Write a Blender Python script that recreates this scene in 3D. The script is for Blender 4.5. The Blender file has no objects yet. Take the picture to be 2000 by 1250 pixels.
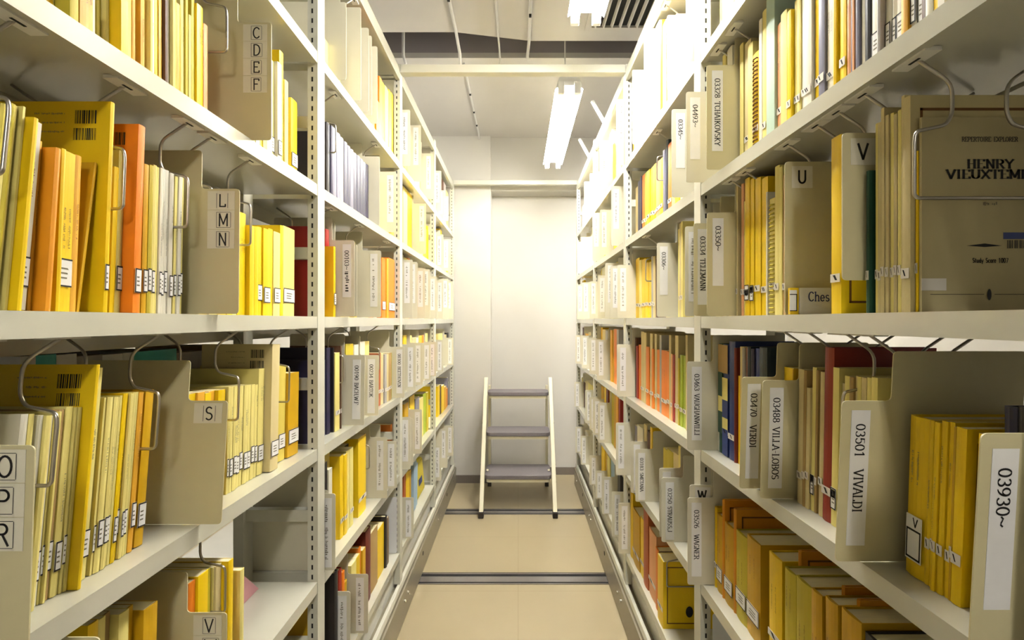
import bpy, math, random
from math import sin, cos, radians, pi, tan

# ------------------------------------------------------------------ camera, world, light level
F, CX, CY = 984.0, 1012.0, 626.0          # focal length and vanishing point for a 2000x1250 frame
EYE = 1.31
XL, XR = 0.509, 0.463                     # shelf lips left and right of the camera
sc = bpy.context.scene
COL = sc.collection
cam_data = bpy.data.cameras.new('camera')
cam_data.sensor_width = 36.0
cam_data.lens = F / 2000.0 * 36.0
cam_data.shift_x = -(CX - 1000.0) / 2000.0
cam_data.shift_y = (CY - 625.0) / 2000.0
cam_data.clip_start = 0.02
cam = bpy.data.objects.new('camera', cam_data)
COL.objects.link(cam)
cam.location = (0, 0, EYE)
cam.rotation_euler = (pi / 2, 0, 0)
sc.camera = cam
w = bpy.data.worlds.new('world')
w.use_nodes = True
w.node_tree.nodes['Background'].inputs[0].default_value = (1.0, 0.95, 0.85, 1)
w.node_tree.nodes['Background'].inputs[1].default_value = 0.05
sc.world = w
sc.view_settings.view_transform = 'Standard'
sc.view_settings.look = 'None'
sc.view_settings.exposure = 2.08
sc.view_settings.gamma = 1.0
sc.view_settings.use_curve_mapping = False
sc.cycles.diffuse_bounces = 2
TUBE_STRENGTH = 34.0
TUBE_COLOR = (1.0, 0.99, 0.965)
random.seed(7)

POSTS = [0.38, 1.28, 2.17, 3.067, 3.962]     # near faces of the upright frames along the aisle
POSTW = 0.045
ROWZ = {'A0': 0.683, 'A': 0.346, 'B': 0.010, 'C': -0.327, 'D': -0.664, 'E': -1.0}
ROWNAME = {'A0': 'top', 'A': 'second', 'B': 'eye-level', 'C': 'fourth', 'D': 'fifth', 'E': 'bottom'}
BAYNAME = ['nearest', 'second', 'third', 'farthest']
BOARD_D = 0.215
LIP = 0.029
CEIL = EYE + 1.49

# ------------------------------------------------------------------ materials
def lin(c):
    return tuple(((v / 255.0) / 12.92 if v / 255.0 <= 0.04045 else ((v / 255.0 + 0.055) / 1.055) ** 2.4) for v in c)

def mat(name, rgb, rough=0.5, metal=0.0, var=0.0, noise=0.0, nscale=40.0, bump=0.0, spec=0.5, emit=None, estr=0.0, stretch=None, coat=0.0):
    m = bpy.data.materials.new(name)
    m.use_nodes = True
    nt = m.node_tree
    b = nt.nodes['Principled BSDF']
    c = lin(rgb)
    b.inputs['Base Color'].default_value = (*c, 1)
    b.inputs['Roughness'].default_value = rough
    b.inputs['Metallic'].default_value = metal
    b.inputs['Specular IOR Level'].default_value = spec
    if coat:
        b.inputs['Coat Weight'].default_value = coat
        b.inputs['Coat Roughness'].default_value = 0.15
    if emit:
        b.inputs['Emission Color'].default_value = (*emit, 1)
        b.inputs['Emission Strength'].default_value = estr
    if noise or bump or var:
        tc = nt.nodes.new('ShaderNodeTexCoord')
        src = tc.outputs['Object']
        if stretch:
            mp = nt.nodes.new('ShaderNodeMapping')
            mp.inputs['Scale'].default_value = stretch
            nt.links.new(src, mp.inputs['Vector'])
            src = mp.outputs['Vector']
        nz = nt.nodes.new('ShaderNodeTexNoise')
        nz.inputs['Scale'].default_value = nscale
        nz.inputs['Detail'].default_value = 4
        nt.links.new(src, nz.inputs['Vector'])
        val = None
        if noise or var:
            hsv = nt.nodes.new('ShaderNodeHueSaturation')
            hsv.inputs['Color'].default_value = (*c, 1)
            mr = nt.nodes.new('ShaderNodeMapRange')
            mr.inputs['From Min'].default_value = 0.3
            mr.inputs['From Max'].default_value = 0.7
            mr.inputs['To Min'].default_value = 1 - noise
            mr.inputs['To Max'].default_value = 1 + noise
            nt.links.new(nz.outputs['Fac'], mr.inputs['Value'])
            val = mr.outputs['Result']
            if var:
                oi = nt.nodes.new('ShaderNodeObjectInfo')
                m2 = nt.nodes.new('ShaderNodeMapRange')
                m2.inputs['To Min'].default_value = 1 - var
                m2.inputs['To Max'].default_value = 1 + var * 0.6
                nt.links.new(oi.outputs['Random'], m2.inputs['Value'])
                mu = nt.nodes.new('ShaderNodeMath')
                mu.operation = 'MULTIPLY'
                nt.links.new(val, mu.inputs[0])
                nt.links.new(m2.outputs['Result'], mu.inputs[1])
                val = mu.outputs['Value']
            nt.links.new(val, hsv.inputs['Value'])
            nt.links.new(hsv.outputs['Color'], b.inputs['Base Color'])
        if bump:
            bp = nt.nodes.new('ShaderNodeBump')
            bp.inputs['Strength'].default_value = bump
            bp.inputs['Distance'].default_value = 0.002
            nt.links.new(nz.outputs['Fac'], bp.inputs['Height'])
            nt.links.new(bp.outputs['Normal'], b.inputs['Normal'])
    return m

M = {}
M['steel'] = mat('cream_enamel', (206, 203, 186), 0.36, noise=0.02, nscale=14, bump=0.02, spec=0.45)
M['board'] = mat('board_enamel', (202, 199, 181), 0.2, noise=0.02, nscale=14, bump=0.03, spec=0.5, coat=0.5)
M['plate'] = mat('beige_enamel_shaded', (207, 196, 153), 0.42, noise=0.03, nscale=10, bump=0.015, spec=0.4)  # near plates: the yellow cast of the shade is put into the colour
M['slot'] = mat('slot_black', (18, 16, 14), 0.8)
M['plate_lit'] = mat('beige_enamel_lit', (218, 211, 186), 0.42, noise=0.03, nscale=10, bump=0.015, spec=0.4)  # same plates farther off: stronger light put into a paler colour
M['wire'] = mat('zinc_wire', (176, 170, 160), 0.28, metal=0.9)
M['clip'] = mat('clip_plate', (232, 228, 216), 0.35, spec=0.5)
M['carriage'] = mat('carriage_steel', (140, 132, 112), 0.34, metal=0.35, noise=0.06, nscale=6)
M['kick'] = mat('kick_panel', (214, 212, 200), 0.4, noise=0.02)
M['bolt'] = mat('bolt_head', (205, 200, 188), 0.25, metal=0.9)
M['paper'] = mat('page_edges', (226, 214, 172), 0.9, noise=0.12, nscale=30, stretch=(1, 60, 1))
M['card'] = mat('label_card', (240, 237, 232), 0.6, noise=0.02)
M['lettercard'] = mat('letter_card', (226, 219, 196), 0.55, noise=0.04)
M['ink'] = mat('black_ink', (26, 23, 22), 0.7)
M['brownink'] = mat('brown_print', (112, 72, 18), 0.7)
M['fadeink'] = mat('faded_print', (120, 112, 92), 0.8)
M['blueink'] = mat('blue_print', (60, 70, 120), 0.7)
M['tape'] = mat('paper_tape', (222, 214, 202), 0.6)
M['wall'] = mat('painted_wall', (205, 200, 189), 0.75, noise=0.015, nscale=4, bump=0.02)
M['ceiling'] = mat('ceiling_panel', (196, 191, 184), 0.85, noise=0.03, nscale=3)
M['void'] = mat('ceiling_void', (150, 142, 144), 0.9)
M['baseboard'] = mat('grey_baseboard', (112, 103, 92), 0.55)
M['lampbody'] = mat('lamp_white', (232, 231, 226), 0.35)
M['tube'] = mat('fluorescent_tube', (255, 250, 238), 0.4, emit=TUBE_COLOR, estr=TUBE_STRENGTH)
M['stoolframe'] = mat('stool_cream', (222, 214, 184), 0.4)
M['tread'] = mat('grey_tread', (116, 109, 110), 0.7, noise=0.04, nscale=120, bump=0.1)
M['rubber'] = mat('dark_rubber', (42, 36, 32), 0.7)
M['railmetal'] = mat('floor_rail_steel', (170, 165, 165), 0.25, metal=0.85)
M['white'] = mat('white_sheet', (226, 226, 226), 0.6)
M['conduit'] = mat('conduit_white', (205, 202, 196), 0.5)

def floor_material():
    m = mat('vinyl_floor', (168, 154, 122), 0.3, noise=0.03, nscale=2.2, spec=0.4)
    nt = m.node_tree
    b = nt.nodes['Principled BSDF']
    src = b.inputs['Base Color'].links[0].from_socket
    tc = nt.nodes.new('ShaderNodeTexCoord')
    br = nt.nodes.new('ShaderNodeTexBrick')
    br.offset = 0.0
    br.inputs['Scale'].default_value = 1.0
    br.inputs['Brick Width'].default_value = 0.61
    br.inputs['Row Height'].default_value = 0.61
    br.inputs['Mortar Size'].default_value = 0.0015
    br.inputs['Mortar Smooth'].default_value = 0.2
    nt.links.new(tc.outputs['Object'], br.inputs['Vector'])
    mx = nt.nodes.new('ShaderNodeMixRGB')
    mx.blend_type = 'MULTIPLY'
    mx.inputs['Color2'].default_value = (0.82, 0.8, 0.76, 1)
    nt.links.new(br.outputs['Fac'], mx.inputs['Fac'])
    nt.links.new(src, mx.inputs['Color1'])
    nt.links.new(mx.outputs['Color'], b.inputs['Base Color'])
    return m
M['floor'] = floor_material()

COVER = {   # code: (sRGB, word, roughness)
    'Y': ((240, 201, 10), 'bright yellow', .45), 'g': ((242, 202, 8), 'golden yellow', .5), 'G': ((206, 160, 14), 'mustard', .5), 'C': ((233, 217, 130), 'cream', .7),
    'W': ((228, 222, 202), 'off-white', .6), 'O': ((232, 128, 22), 'orange', .5), 'A': ((232, 172, 48), 'amber', .55),
    'K': ((30, 26, 30), 'black', .4), 'N': ((42, 39, 68), 'navy', .4), 'R': ((158, 26, 14), 'red', .45),
    'L': ((168, 184, 44), 'lime green', .5), 'E': ((28, 72, 52), 'dark green', .5), 'B': ((172, 140, 84), 'tan', .7),
    'T': ((212, 194, 140), 'buff', .75), 'P': ((232, 168, 116), 'peach', .6), 'V': ((196, 178, 48), 'olive yellow', .6),
    'Q': ((170, 164, 158), 'grey', .6), 'D': ((84, 50, 30), 'dark brown', .5), 'U': ((34, 52, 116), 'blue', .4),
    'M': ((186, 208, 188), 'pale mint', .6), 'o': ((222, 146, 20), 'golden orange', .5), 't': ((92, 196, 190), 'turquoise', .5), 'c': ((148, 46, 28), 'rust-red', .5), 'y': ((226, 204, 92), 'pale yellow', .6), 'b': ((190, 174, 128), 'grey-buff', .7), 'X': ((104, 22, 14), 'maroon', .45), 'S': ((122, 120, 138), 'silver grey', .35),
    'H': ((118, 96, 70), 'brown', .5), 'J': ((20, 40, 54), 'dark teal', .4), 'I': ((226, 222, 214), 'white', .5),
    'Z': ((160, 186, 206), 'pale blue', .5), 'F': ((176, 88, 40), 'rust', .5)}
for k_, (rgb_, word_, ro_) in COVER.items():
    M[k_] = mat('cover_' + word_.replace(' ', '_').replace('-', '_'), rgb_, ro_, var=0.07, noise=0.045, nscale=26, stretch=(1, 1, .25))

# ------------------------------------------------------------------ mesh helpers
class MB:
    def __init__(self):
        self.v, self.f, self.m = [], [], []

    def quad(self, a, b, c, d, m=0):
        n = len(self.v)
        self.v += [a, b, c, d]
        self.f.append((n, n + 1, n + 2, n + 3))
        self.m.append(m)
        return self

    def box(self, x0, x1, y0, y1, z0, z1, m=0, ms=None):
        """ms: materials for the faces -x, +x, -y, +y, -z, +z"""
        if x0 > x1: x0, x1 = x1, x0
        if y0 > y1: y0, y1 = y1, y0
        if z0 > z1: z0, z1 = z1, z0
        n = len(self.v)
        self.v += [(x0, y0, z0), (x1, y0, z0), (x1, y1, z0), (x0, y1, z0), (x0, y0, z1), (x1, y0, z1), (x1, y1, z1), (x0, y1, z1)]
        fs = [(0, 4, 7, 3), (1, 2, 6, 5), (0, 1, 5, 4), (2, 3, 7, 6), (0, 3, 2, 1), (4, 5, 6, 7)]
        for i, f in enumerate(fs):
            self.f.append(tuple(n + j for j in f))
            self.m.append(ms[i] if ms else m)
        return self

    def prism(self, pts, fn, h0, h1, m=0, mside=None):
        """polygon pts (a, b) swept from h0 to h1; fn(a, b, h) gives the point"""
        n, k = len(self.v), len(pts)
        self.v += [fn(a, b, h0) for a, b in pts] + [fn(a, b, h1) for a, b in pts]
        self.f.append(tuple(range(n, n + k))[::-1]); self.m.append(m)
        self.f.append(tuple(range(n + k, n + 2 * k))); self.m.append(m)
        for i in range(k):
            j = (i + 1) % k
            self.f.append((n + i, n + j, n + k + j, n + k + i))
            self.m.append(m if mside is None else (mside[i] if isinstance(mside, (list, tuple)) else mside))
        return self

    def tube(self, pts, r, seg=8, m=0, closed=False):
        from mathutils import Vector
        P = [Vector(p) for p in pts]
        n0, k = len(self.v), len(P)
        ref = None
        for i, p in enumerate(P):
            a = P[i - 1] if (i > 0 or closed) else p
            b = P[(i + 1) % k] if (i < k - 1 or closed) else p
            t = (b - a).normalized()
            if ref is None:
                ref = Vector((0, 0, 1)) if abs(t.z) < .9 else Vector((1, 0, 0))
            u = (ref - t * ref.dot(t))
            if u.length < 1e-5:
                u = Vector((0, 1, 0)) - t * t.y
            u.normalize(); ref = u
            v = t.cross(u)
            for s in range(seg):
                g = 2 * pi * s / seg
                q = p + u * (r * cos(g)) + v * (r * sin(g))
                self.v.append(tuple(q))
        for i in range(k if closed else k - 1):
            for s in range(seg):
                a = n0 + i * seg + s
                b = n0 + i * seg + (s + 1) % seg
                c = n0 + ((i + 1) % k) * seg + (s + 1) % seg
                d = n0 + ((i + 1) % k) * seg + s
                self.f.append((a, b, c, d)); self.m.append(m)
        if not closed:
            self.f.append(tuple(n0 + s for s in range(seg))[::-1]); self.m.append(m)
            self.f.append(tuple(n0 + (k - 1) * seg + s for s in range(seg))); self.m.append(m)
        return self

    def build(self, name, mats, parent=None, loc=(0, 0, 0), rot=(0, 0, 0), smooth=False, bevel=0.0):
        me = bpy.data.meshes.new(name)
        me.from_pydata(self.v, [], self.f)
        if not isinstance(mats, (list, tuple)):
            mats = [mats]
        for mt in mats:
            me.materials.append(mt)
        if any(self.m):
            me.polygons.foreach_set('material_index', self.m)
        if smooth:
            me.polygons.foreach_set('use_smooth', [True] * len(self.f))
        me.update()
        o = bpy.data.objects.new(name, me)
        COL.objects.link(o)
        if parent:
            o.parent = parent
        o.location = loc
        o.rotation_euler = rot
        if bevel:
            b = o.modifiers.new('bevel', 'BEVEL')
            b.width = bevel; b.segments = 2; b.limit_method = 'ANGLE'; b.angle_limit = radians(50)
        return o

def empty(name, loc):
    o = bpy.data.objects.new(name, None)
    o.empty_display_size = 0.05
    COL.objects.link(o)
    o.location = loc
    return o

def tag(o, label=None, cat=None, group=None, kind=None):
    if label: o['label'] = label
    if cat: o['category'] = cat
    if group: o['group'] = group
    if kind: o['kind'] = kind
    return o

def structure(o, label, cat='room'):
    return tag(o, label, cat, None, 'structure')

def fillet(pts, r, n=5):
    """rounds the corners of a closed polygon"""
    out = []
    k = len(pts)
    for i in range(k):
        p, a, b = pts[i], pts[i - 1], pts[(i + 1) % k]
        la, lb = math.dist(p, a), math.dist(p, b)
        rr = min(r, la * .45, lb * .45)
        pa = (p[0] + (a[0] - p[0]) * rr / la, p[1] + (a[1] - p[1]) * rr / la)
        pb = (p[0] + (b[0] - p[0]) * rr / lb, p[1] + (b[1] - p[1]) * rr / lb)
        for q in range(n + 1):
            t = q / n
            out.append(tuple((1 - t) ** 2 * pa[j] + 2 * t * (1 - t) * p[j] + t * t * pb[j] for j in (0, 1)))
    return out

def bend(pts, r, n=4):
    """rounds the inner corners of an open polyline"""
    out = [pts[0]]
    for i in range(1, len(pts) - 1):
        p, a, b = pts[i], pts[i - 1], pts[i + 1]
        la, lb = math.dist(p, a), math.dist(p, b)
        rr = min(r, la * .45, lb * .45)
        pa = tuple(p[j] + (a[j] - p[j]) * rr / la for j in range(len(p)))
        pb = tuple(p[j] + (b[j] - p[j]) * rr / lb for j in range(len(p)))
        for q in range(n + 1):
            t = q / n
            out.append(tuple((1 - t) ** 2 * pa[j] + 2 * t * (1 - t) * p[j] + t * t * pb[j] for j in range(len(p))))
    out.append(pts[-1])
    return out

# ------------------------------------------------------------------ lettering (stroke alphabet with serifs)
def arc(cx, cy, rx, ry, a0, a1, n=12):
    return [(cx + rx * cos(radians(a0 + (a1 - a0) * i / n)), cy + ry * sin(radians(a0 + (a1 - a0) * i / n))) for i in range(n + 1)]

GL = {
    '0': (.7, [arc(.35, .5, .26, .48, 0, 360, 20)], []),
    '1': (.7, [[(.37, 0), (.37, 1)], [(.37, .98), (.17, .82)]], [(.37, 0)]),
    '2': (.7, [arc(.35, .73, .24, .25, 165, -35) + [(.1, .05)], [(.08, .04), (.63, .04)]], []),
    '3': (.7, [arc(.33, .75, .22, .23, 150, -90), arc(.33, .27, .26, .25, 90, -150)], []),
    '4': (.7, [[(.5, 0), (.5, 1)], [(.5, .97), (.06, .3)], [(.06, .3), (.68, .3)]], [(.5, 0)]),
    '5': (.7, [[(.6, .96), (.19, .96), (.15, .56)], arc(.34, .33, .26, .31, 125, -150)], []),
    '6': (.7, [arc(.36, .31, .25, .29, 0, 360, 18), arc(.62, .36, .52, .62, 100, 182)], []),
    '7': (.7, [[(.1, .95), (.63, .95), (.3, 0)]], []),
    '8': (.7, [arc(.35, .75, .2, .23, 0, 360, 16), arc(.35, .27, .25, .25, 0, 360, 16)], []),
    '9': (.7, [arc(.34, .69, .25, .29, 0, 360, 18), arc(.08, .64, .52, .62, -80, 2)], []),
    'A': (.74, [[(.06, 0), (.37, 1), (.68, 0)], [(.17, .35), (.57, .35)]], [(.06, 0), (.68, 0)]),
    'B': (.72, [[(.16, 0), (.16, 1)], [(.16, .98), (.36, .98)] + arc(.38, .75, .2, .23, 90, -90) + [(.16, .52)], arc(.4, .27, .24, .25, 90, -90) + [(.16, .02)]], [(.12, 0), (.12, 1)]),
    'C': (.72, [arc(.4, .5, .3, .48, 42, 318, 18)], []),
    'D': (.76, [[(.16, 0), (.16, 1)], [(.16, .98)] + arc(.34, .5, .34, .48, 90, -90) + [(.16, .02)]], [(.12, 0), (.12, 1)]),
    'E': (.7, [[(.16, 0), (.16, 1)], [(.16, .98), (.6, .98), (.6, .82)], [(.16, .52), (.48, .52)], [(.16, .02), (.62, .02), (.62, .18)]], [(.12, 0), (.12, 1)]),
    'F': (.66, [[(.16, 0), (.16, 1)], [(.16, .98), (.6, .98), (.6, .82)], [(.16, .52), (.48, .52)]], [(.14, 0), (.12, 1)]),
    'G': (.76, [arc(.4, .5, .3, .48, 42, 325, 18), [(.66, .02), (.66, .42)]], [(.64, .42)]),
    'H': (.78, [[(.16, 0), (.16, 1)], [(.62, 0), (.62, 1)], [(.16, .52), (.62, .52)]], [(.16, 0), (.16, 1), (.62, 0), (.62, 1)]),
    'I': (.44, [[(.22, 0), (.22, 1)]], [(.22, 0), (.22, 1)]),
    'J': (.5, [[(.34, 1), (.34, .2)] + arc(.2, .2, .14, .18, 0, -140)], [(.34, 1)]),
    'K': (.76, [[(.16, 0), (.16, 1)], [(.62, 1), (.18, .42)], [(.3, .56), (.66, 0)]], [(.16, 0), (.16, 1), (.66, 0), (.6, 1)]),
    'L': (.66, [[(.16, 0), (.16, 1)], [(.16, .02), (.6, .02), (.6, .2)]], [(.14, 1), (.12, 0)]),
    'M': (.9, [[(.14, 0), (.14, 1), (.45, .15), (.76, 1), (.76, 0)]], [(.14, 0), (.76, 0), (.1, 1), (.8, 1)]),
    'N': (.8, [[(.16, 0), (.16, 1), (.64, 0), (.64, 1)]], [(.16, 0), (.12, 1), (.64, 1)]),
    'O': (.78, [arc(.39, .5, .31, .48, 0, 360, 20)], []),
    'P': (.7, [[(.16, 0), (.16, 1)], [(.16, .98), (.36, .98)] + arc(.38, .73, .24, .25, 90, -90) + [(.16, .48)]], [(.16, 0), (.12, 1)]),
    'R': (.76, [[(.16, 0), (.16, 1)], [(.16, .98), (.36, .98)] + arc(.38, .75, .22, .23, 90, -90) + [(.16, .52)], [(.38, .52), (.66, 0)]], [(.16, 0), (.12, 1), (.68, 0)]),
    'S': (.68, [arc(.34, .75, .22, .23, 35, 270) + arc(.34, .27, .24, .25, 90, -145)], []),
    'T': (.72, [[(.36, 0), (.36, 1)], [(.06, .82), (.06, .98), (.66, .98), (.66, .82)]], [(.36, 0)]),
    'U': (.78, [[(.14, 1), (.14, .34)] + arc(.39, .34, .25, .32, 180, 360) + [(.64, 1)]], [(.14, 1), (.64, 1)]),
    'V': (.74, [[(.06, 1), (.37, 0), (.68, 1)]], [(.06, 1), (.68, 1)]),
    'W': (1.0, [[(.05, 1), (.27, 0), (.5, .9), (.73, 0), (.95, 1)]], [(.05, 1), (.95, 1)]),
    'X': (.74, [[(.08, 0), (.66, 1)], [(.08, 1), (.66, 0)]], [(.08, 0), (.66, 1), (.08, 1), (.66, 0)]),
    'Y': (.72, [[(.06, 1), (.36, .5), (.66, 1)], [(.36, .5), (.36, 0)]], [(.06, 1), (.66, 1), (.36, 0)]),
    '-': (.5, [[(.08, .45), (.42, .45)]], []), '.': (.3, [[(.12, .02), (.12, .1)]], []), ',': (.3, [[(.16, .1), (.1, -.1)]], []),
    '~': (.8, [[(.06, .42), (.2, .56), (.36, .5), (.5, .42), (.64, .4), (.76, .54)]], []), ' ': (.6, [], []),
    'h': (.68, [[(.16, 0), (.16, 1)], [(.16, .45)] + arc(.36, .44, .18, .2, 160, 0) + [(.54, 0)]], [(.16, 0), (.54, 0), (.12, 1)]),
    'e': (.62, [[(.1, .34), (.52, .34)] + arc(.31, .33, .21, .31, 0, 320, 14)], []),
    's': (.56, [arc(.28, .48, .16, .16, 35, 270, 8) + arc(.28, .17, .18, .16, 90, -145, 8)], []),
    't': (.46, [[(.2, .9), (.2, .1), (.34, .02)], [(.06, .64), (.36, .64)]], []),
    'u': (.68, [[(.14, .62), (.14, .2)] + arc(.32, .2, .18, .18, 180, 340) + [(.52, .62)], [(.52, .62), (.52, 0)]], []),
    'd': (.68, [arc(.3, .32, .2, .3, 0, 360, 14), [(.52, 0), (.52, 1)]], []),
    'y': (.62, [[(.08, .62), (.32, .02)], [(.54, .62), (.24, -.24)]], []),
    'c': (.58, [arc(.32, .32, .22, .3, 45, 315, 12)], []),
    'o': (.62, [arc(.31, .32, .22, .3, 0, 360, 14)], []),
    'r': (.5, [[(.16, 0), (.16, .62)], arc(.34, .4, .18, .22, 170, 50)], [(.16, 0)]),
}

def lettering(mb, text, fn, size, width=None, thick=.13, thin=.055, serif=True, m=0):
    """fn(a, b) maps text-plane metres to a point; a runs along the line. Returns the length."""
    total = sum(GL[c][0] for c in text)
    sx = size if width is None else width / total
    a0 = 0.0
    for c in text:
        gw, strokes, serifs = GL[c]
        for st in strokes:
            for p, q in zip(st[:-1], st[1:]):
                dx, dy = q[0] - p[0], q[1] - p[1]
                ln = math.hypot(dx, dy)
                if ln < 1e-6: continue
                hw = .5 * (thin + (thick - thin) * abs(dy) / ln)
                nx, ny = -dy / ln * hw, dx / ln * hw
                ex, ey = dx / ln * hw * .5, dy / ln * hw * .5
                P = [(p[0] - ex + nx, p[1] - ey + ny), (p[0] - ex - nx, p[1] - ey - ny), (q[0] + ex - nx, q[1] + ey - ny), (q[0] + ex + nx, q[1] + ey + ny)]
                mb.quad(*[fn(a0 + u * sx, v * size) for u, v in P], m)
        if serif:
            for (u, v) in serifs:
                h = .06
                v0 = v - h if v > .5 else v
                mb.quad(*[fn(a0 + (u + du) * sx, (v0 + dv) * size) for du, dv in ((-.14, 0), (.14, 0), (.14, h), (-.14, h))], m)
        a0 += gw * sx
    return a0

def illegible(mb, fn, length, size, rnd, m=0):
    """faint unreadable marks where the photograph shows a line too small to read"""
    a = 0
    while a < length:
        wdt = size * rnd.uniform(.25, .6)
        if rnd.random() < .84:
            b0, b1 = size * rnd.uniform(0, .35), size * rnd.uniform(.6, 1)
            mb.quad(fn(a, b0), fn(a + wdt * .5, b0), fn(a + wdt * .5, b1), fn(a, b1), m)
        a += wdt
    return a

# ------------------------------------------------------------------ positions
def sgn(side): return -1 if side == 'L' else 1
def face(side): return XL if side == 'L' else XR
def yat(side, x, u): return F * (face(side) + u) / abs(x - CX)      # distance of a point u behind the lip seen at column x
def hat(y, Y): return (CY - y) * Y / F                              # height over the eye of a point seen at row y
def bay_of(Y): return max(0, sum(1 for p in POSTS[1:4] if Y > p + .02))
ORD = lambda n: f"{n}{'th' if 10 <= n % 100 <= 20 else {1: 'st', 2: 'nd', 3: 'rd'}.get(n % 10, 'th')}"

# ------------------------------------------------------------------ books and scores
NB = [0]
def book(side, row, y0, t, s, H, depth, code, lean, name, label, group, flags='', parts=True, spine2=None, cat=None):
    d = sgn(side)
    rnd = random.Random(NB[0] * 31 + 5)
    NB[0] += 1
    z = EYE + ROWZ[row]
    th = radians(lean)
    lift = t * sin(th) if th > 0 else 0
    loc = (d * (face(side) + s), y0 + (0 if th >= 0 else 0), z + lift + .0004)
    rot = (-th, 0, 0)
    hard = 'h' in flags
    c = 0.0022 if hard else 0.0008
    if t < .005: c = min(c, t * .22)
    mb = MB()
    if parts and t > .0035:
        n = 5 if t > .008 else 2
        bul = .003 if hard else min(.0012, t * .15)
        outer = [(-bul * sin(pi * i / n), t * i / n) for i in range(n + 1)]
        inner = [(c + .0006, t - c), (c + .0006, c)]
        sec = [(depth, 0)] + outer + [(depth, t), (depth, t - c)] + inner + [(depth, c)]
        # covers and spine as one folded sheet
        mb.prism([(a, b) for a, b in sec], lambda a, b, h: (d * a, b, h), 0, H)
        o = mb.build(name, M[code], None, loc, rot)
        over = .003 if hard else .0006
        MB().box(d * (c + .001), d * (depth - .002), c, t - c, over, H - over).build('pages', M['paper'], o)
    else:
        mb.box(0, d * depth, 0, t, 0, H, ms=(0 if d > 0 else 1, 1 if d > 0 else 0, 0, 0, 1, 1))
        o = mb.build(name, [M[code], M['paper']], None, loc, rot)
    e = .0022 if t > .008 else .0012
    if hard: e = .0034
    X = lambda off: d * (-off)
    if spine2:                                     # spine sheet of another colour
        MB().box(X(e), X(-.0002), t * .06, t * .94, .001, H - .001).build('spine', M[spine2], o)
        e += .0005
    def patch(nm, ya, yb, za, zb, mats, off, fr=None, lines=0):
        q = MB()
        xo = X(off)
        q.box(xo, X(off - .0005), ya, yb, za, zb)
        if fr:
            f = min(fr, (zb - za) * .2)
            xq = X(off + .00025)
            for (a, b, cc, dd) in ((ya, yb, za, za + f), (ya, yb, zb - f, zb)):
                q.quad((xq, a, cc), (xq, b, cc), (xq, b, dd), (xq, a, dd), 1)
            if yb - ya > .004:
                g = min(f, (yb - ya) * .18)
                q.quad((xq, ya, za), (xq, ya + g, za), (xq, ya + g, zb), (xq, ya, zb), 1)
                if 'w' in flags or d > 0:
                    q.quad((xq, yb - g, za), (xq, yb, za), (xq, yb, zb), (xq, yb - g, zb), 1)
        for i in range(lines):
            zz = za + (zb - za) * (.28 + .5 * i / max(1, lines))
            xq = X(off + .0002)
            q.quad((xq, ya + (yb - ya) * .25, zz), (xq, ya + (yb - ya) * rnd.uniform(.6, .8), zz), (xq, ya + (yb - ya) * .7, zz + .002), (xq, ya + (yb - ya) * .25, zz + .002), 2)
        return q.build(nm, mats, o)
    if 'l' in flags:
        zb = rnd.uniform(.026, .034)
        patch('call_label', t * .04, t * .96, zb, zb + .034, [M['card'], M['ink'], M['fadeink']], e, .0019, 3)
    if 'r' in flags:
        zb = .046 + rnd.uniform(-.003, .006)
        q = MB()
        q.box(X(e), X(e - .0005), t * .02, t * .98, zb, zb + .013)
        xq = X(e + .0002)
        for k in range(1 if t < .006 else 2):
            a = t * rnd.uniform(.25, .5)
            q.quad((xq, a, zb + .003), (xq, a + t * .12, zb + .003), (xq, a + t * .36, zb + .011), (xq, a + t * .22, zb + .011), 1)
        q.build('tape_mark', [M['tape'], M['ink']], o)
    if 't' in flags or 'u' in flags:
        q = MB()
        xq = X(e + .0001)
        L = H * rnd.uniform(.12, .3)
        z1 = H * rnd.uniform(.62, .88)
        for ln in range(1 if t < .012 else 2):
            a0 = t * (.34 + .3 * ln)
            hh = min(.0034, t * .3)
            illegible(q, lambda a, b: (xq, a0 + b, z1 - a), L, hh, rnd)
        if q.f: q.build('spine_title', M['fadeink'] if code not in 'YGAOV' else M['brownink'], o)
    if 'b' in flags:                               # two barcode stickers and print at the top of the near cover
        q = MB()
        yy = -.0002
        for (z1, zz) in ((.012, .03), (.036, .052)):
            a, q0 = .018, 0
            q.quad((d * .016, yy, H - zz - .002), (d * .05, yy, H - zz - .002), (d * .05, yy, H - z1 + .002), (d * .016, yy, H - z1 + .002), 1)
            while a < .047:
                wd = rnd.choice((.0007, .0012, .002))
                q.quad((d * a, yy - .0002, H - zz), (d * (a + wd), yy - .0002, H - zz), (d * (a + wd), yy - .0002, H - z1), (d * a, yy - .0002, H - z1), 0)
                a += wd + rnd.choice((.0006, .001, .0016))
        for zz, L in ((.018, .04), (.03, .03), (.042, .034)):
            illegible(q, lambda a, b: (d * (.06 + a), yy, H - zz + b), L, .003, rnd, 2)
        q.build('barcode_stickers', [M['ink'], M[code], M['fadeink']], o)
    if 'm' in flags:                               # spine blocked out in several colours
        blocks = (('B', .74, .995), ('C', .5, .70), ('U', .34, .5), ('C', .24, .34), ('U', .005, .24)) if code == 'U' else (('B', .74, .995), ('E', .52, .74), ('C', .38, .52), ('E', .18, .38))
        q = MB()
        used = []
        for cc, f0, f1 in blocks:
            if cc not in used: used.append(cc)
            xq = X(e + .0001)
            q.quad((xq, t * .04, H * f0), (xq, t * .96, H * f0), (xq, t * .96, H * f1), (xq, t * .04, H * f1), used.index(cc))
        q.build('spine_blocks', [M[c_] for c_ in used], o)
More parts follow.
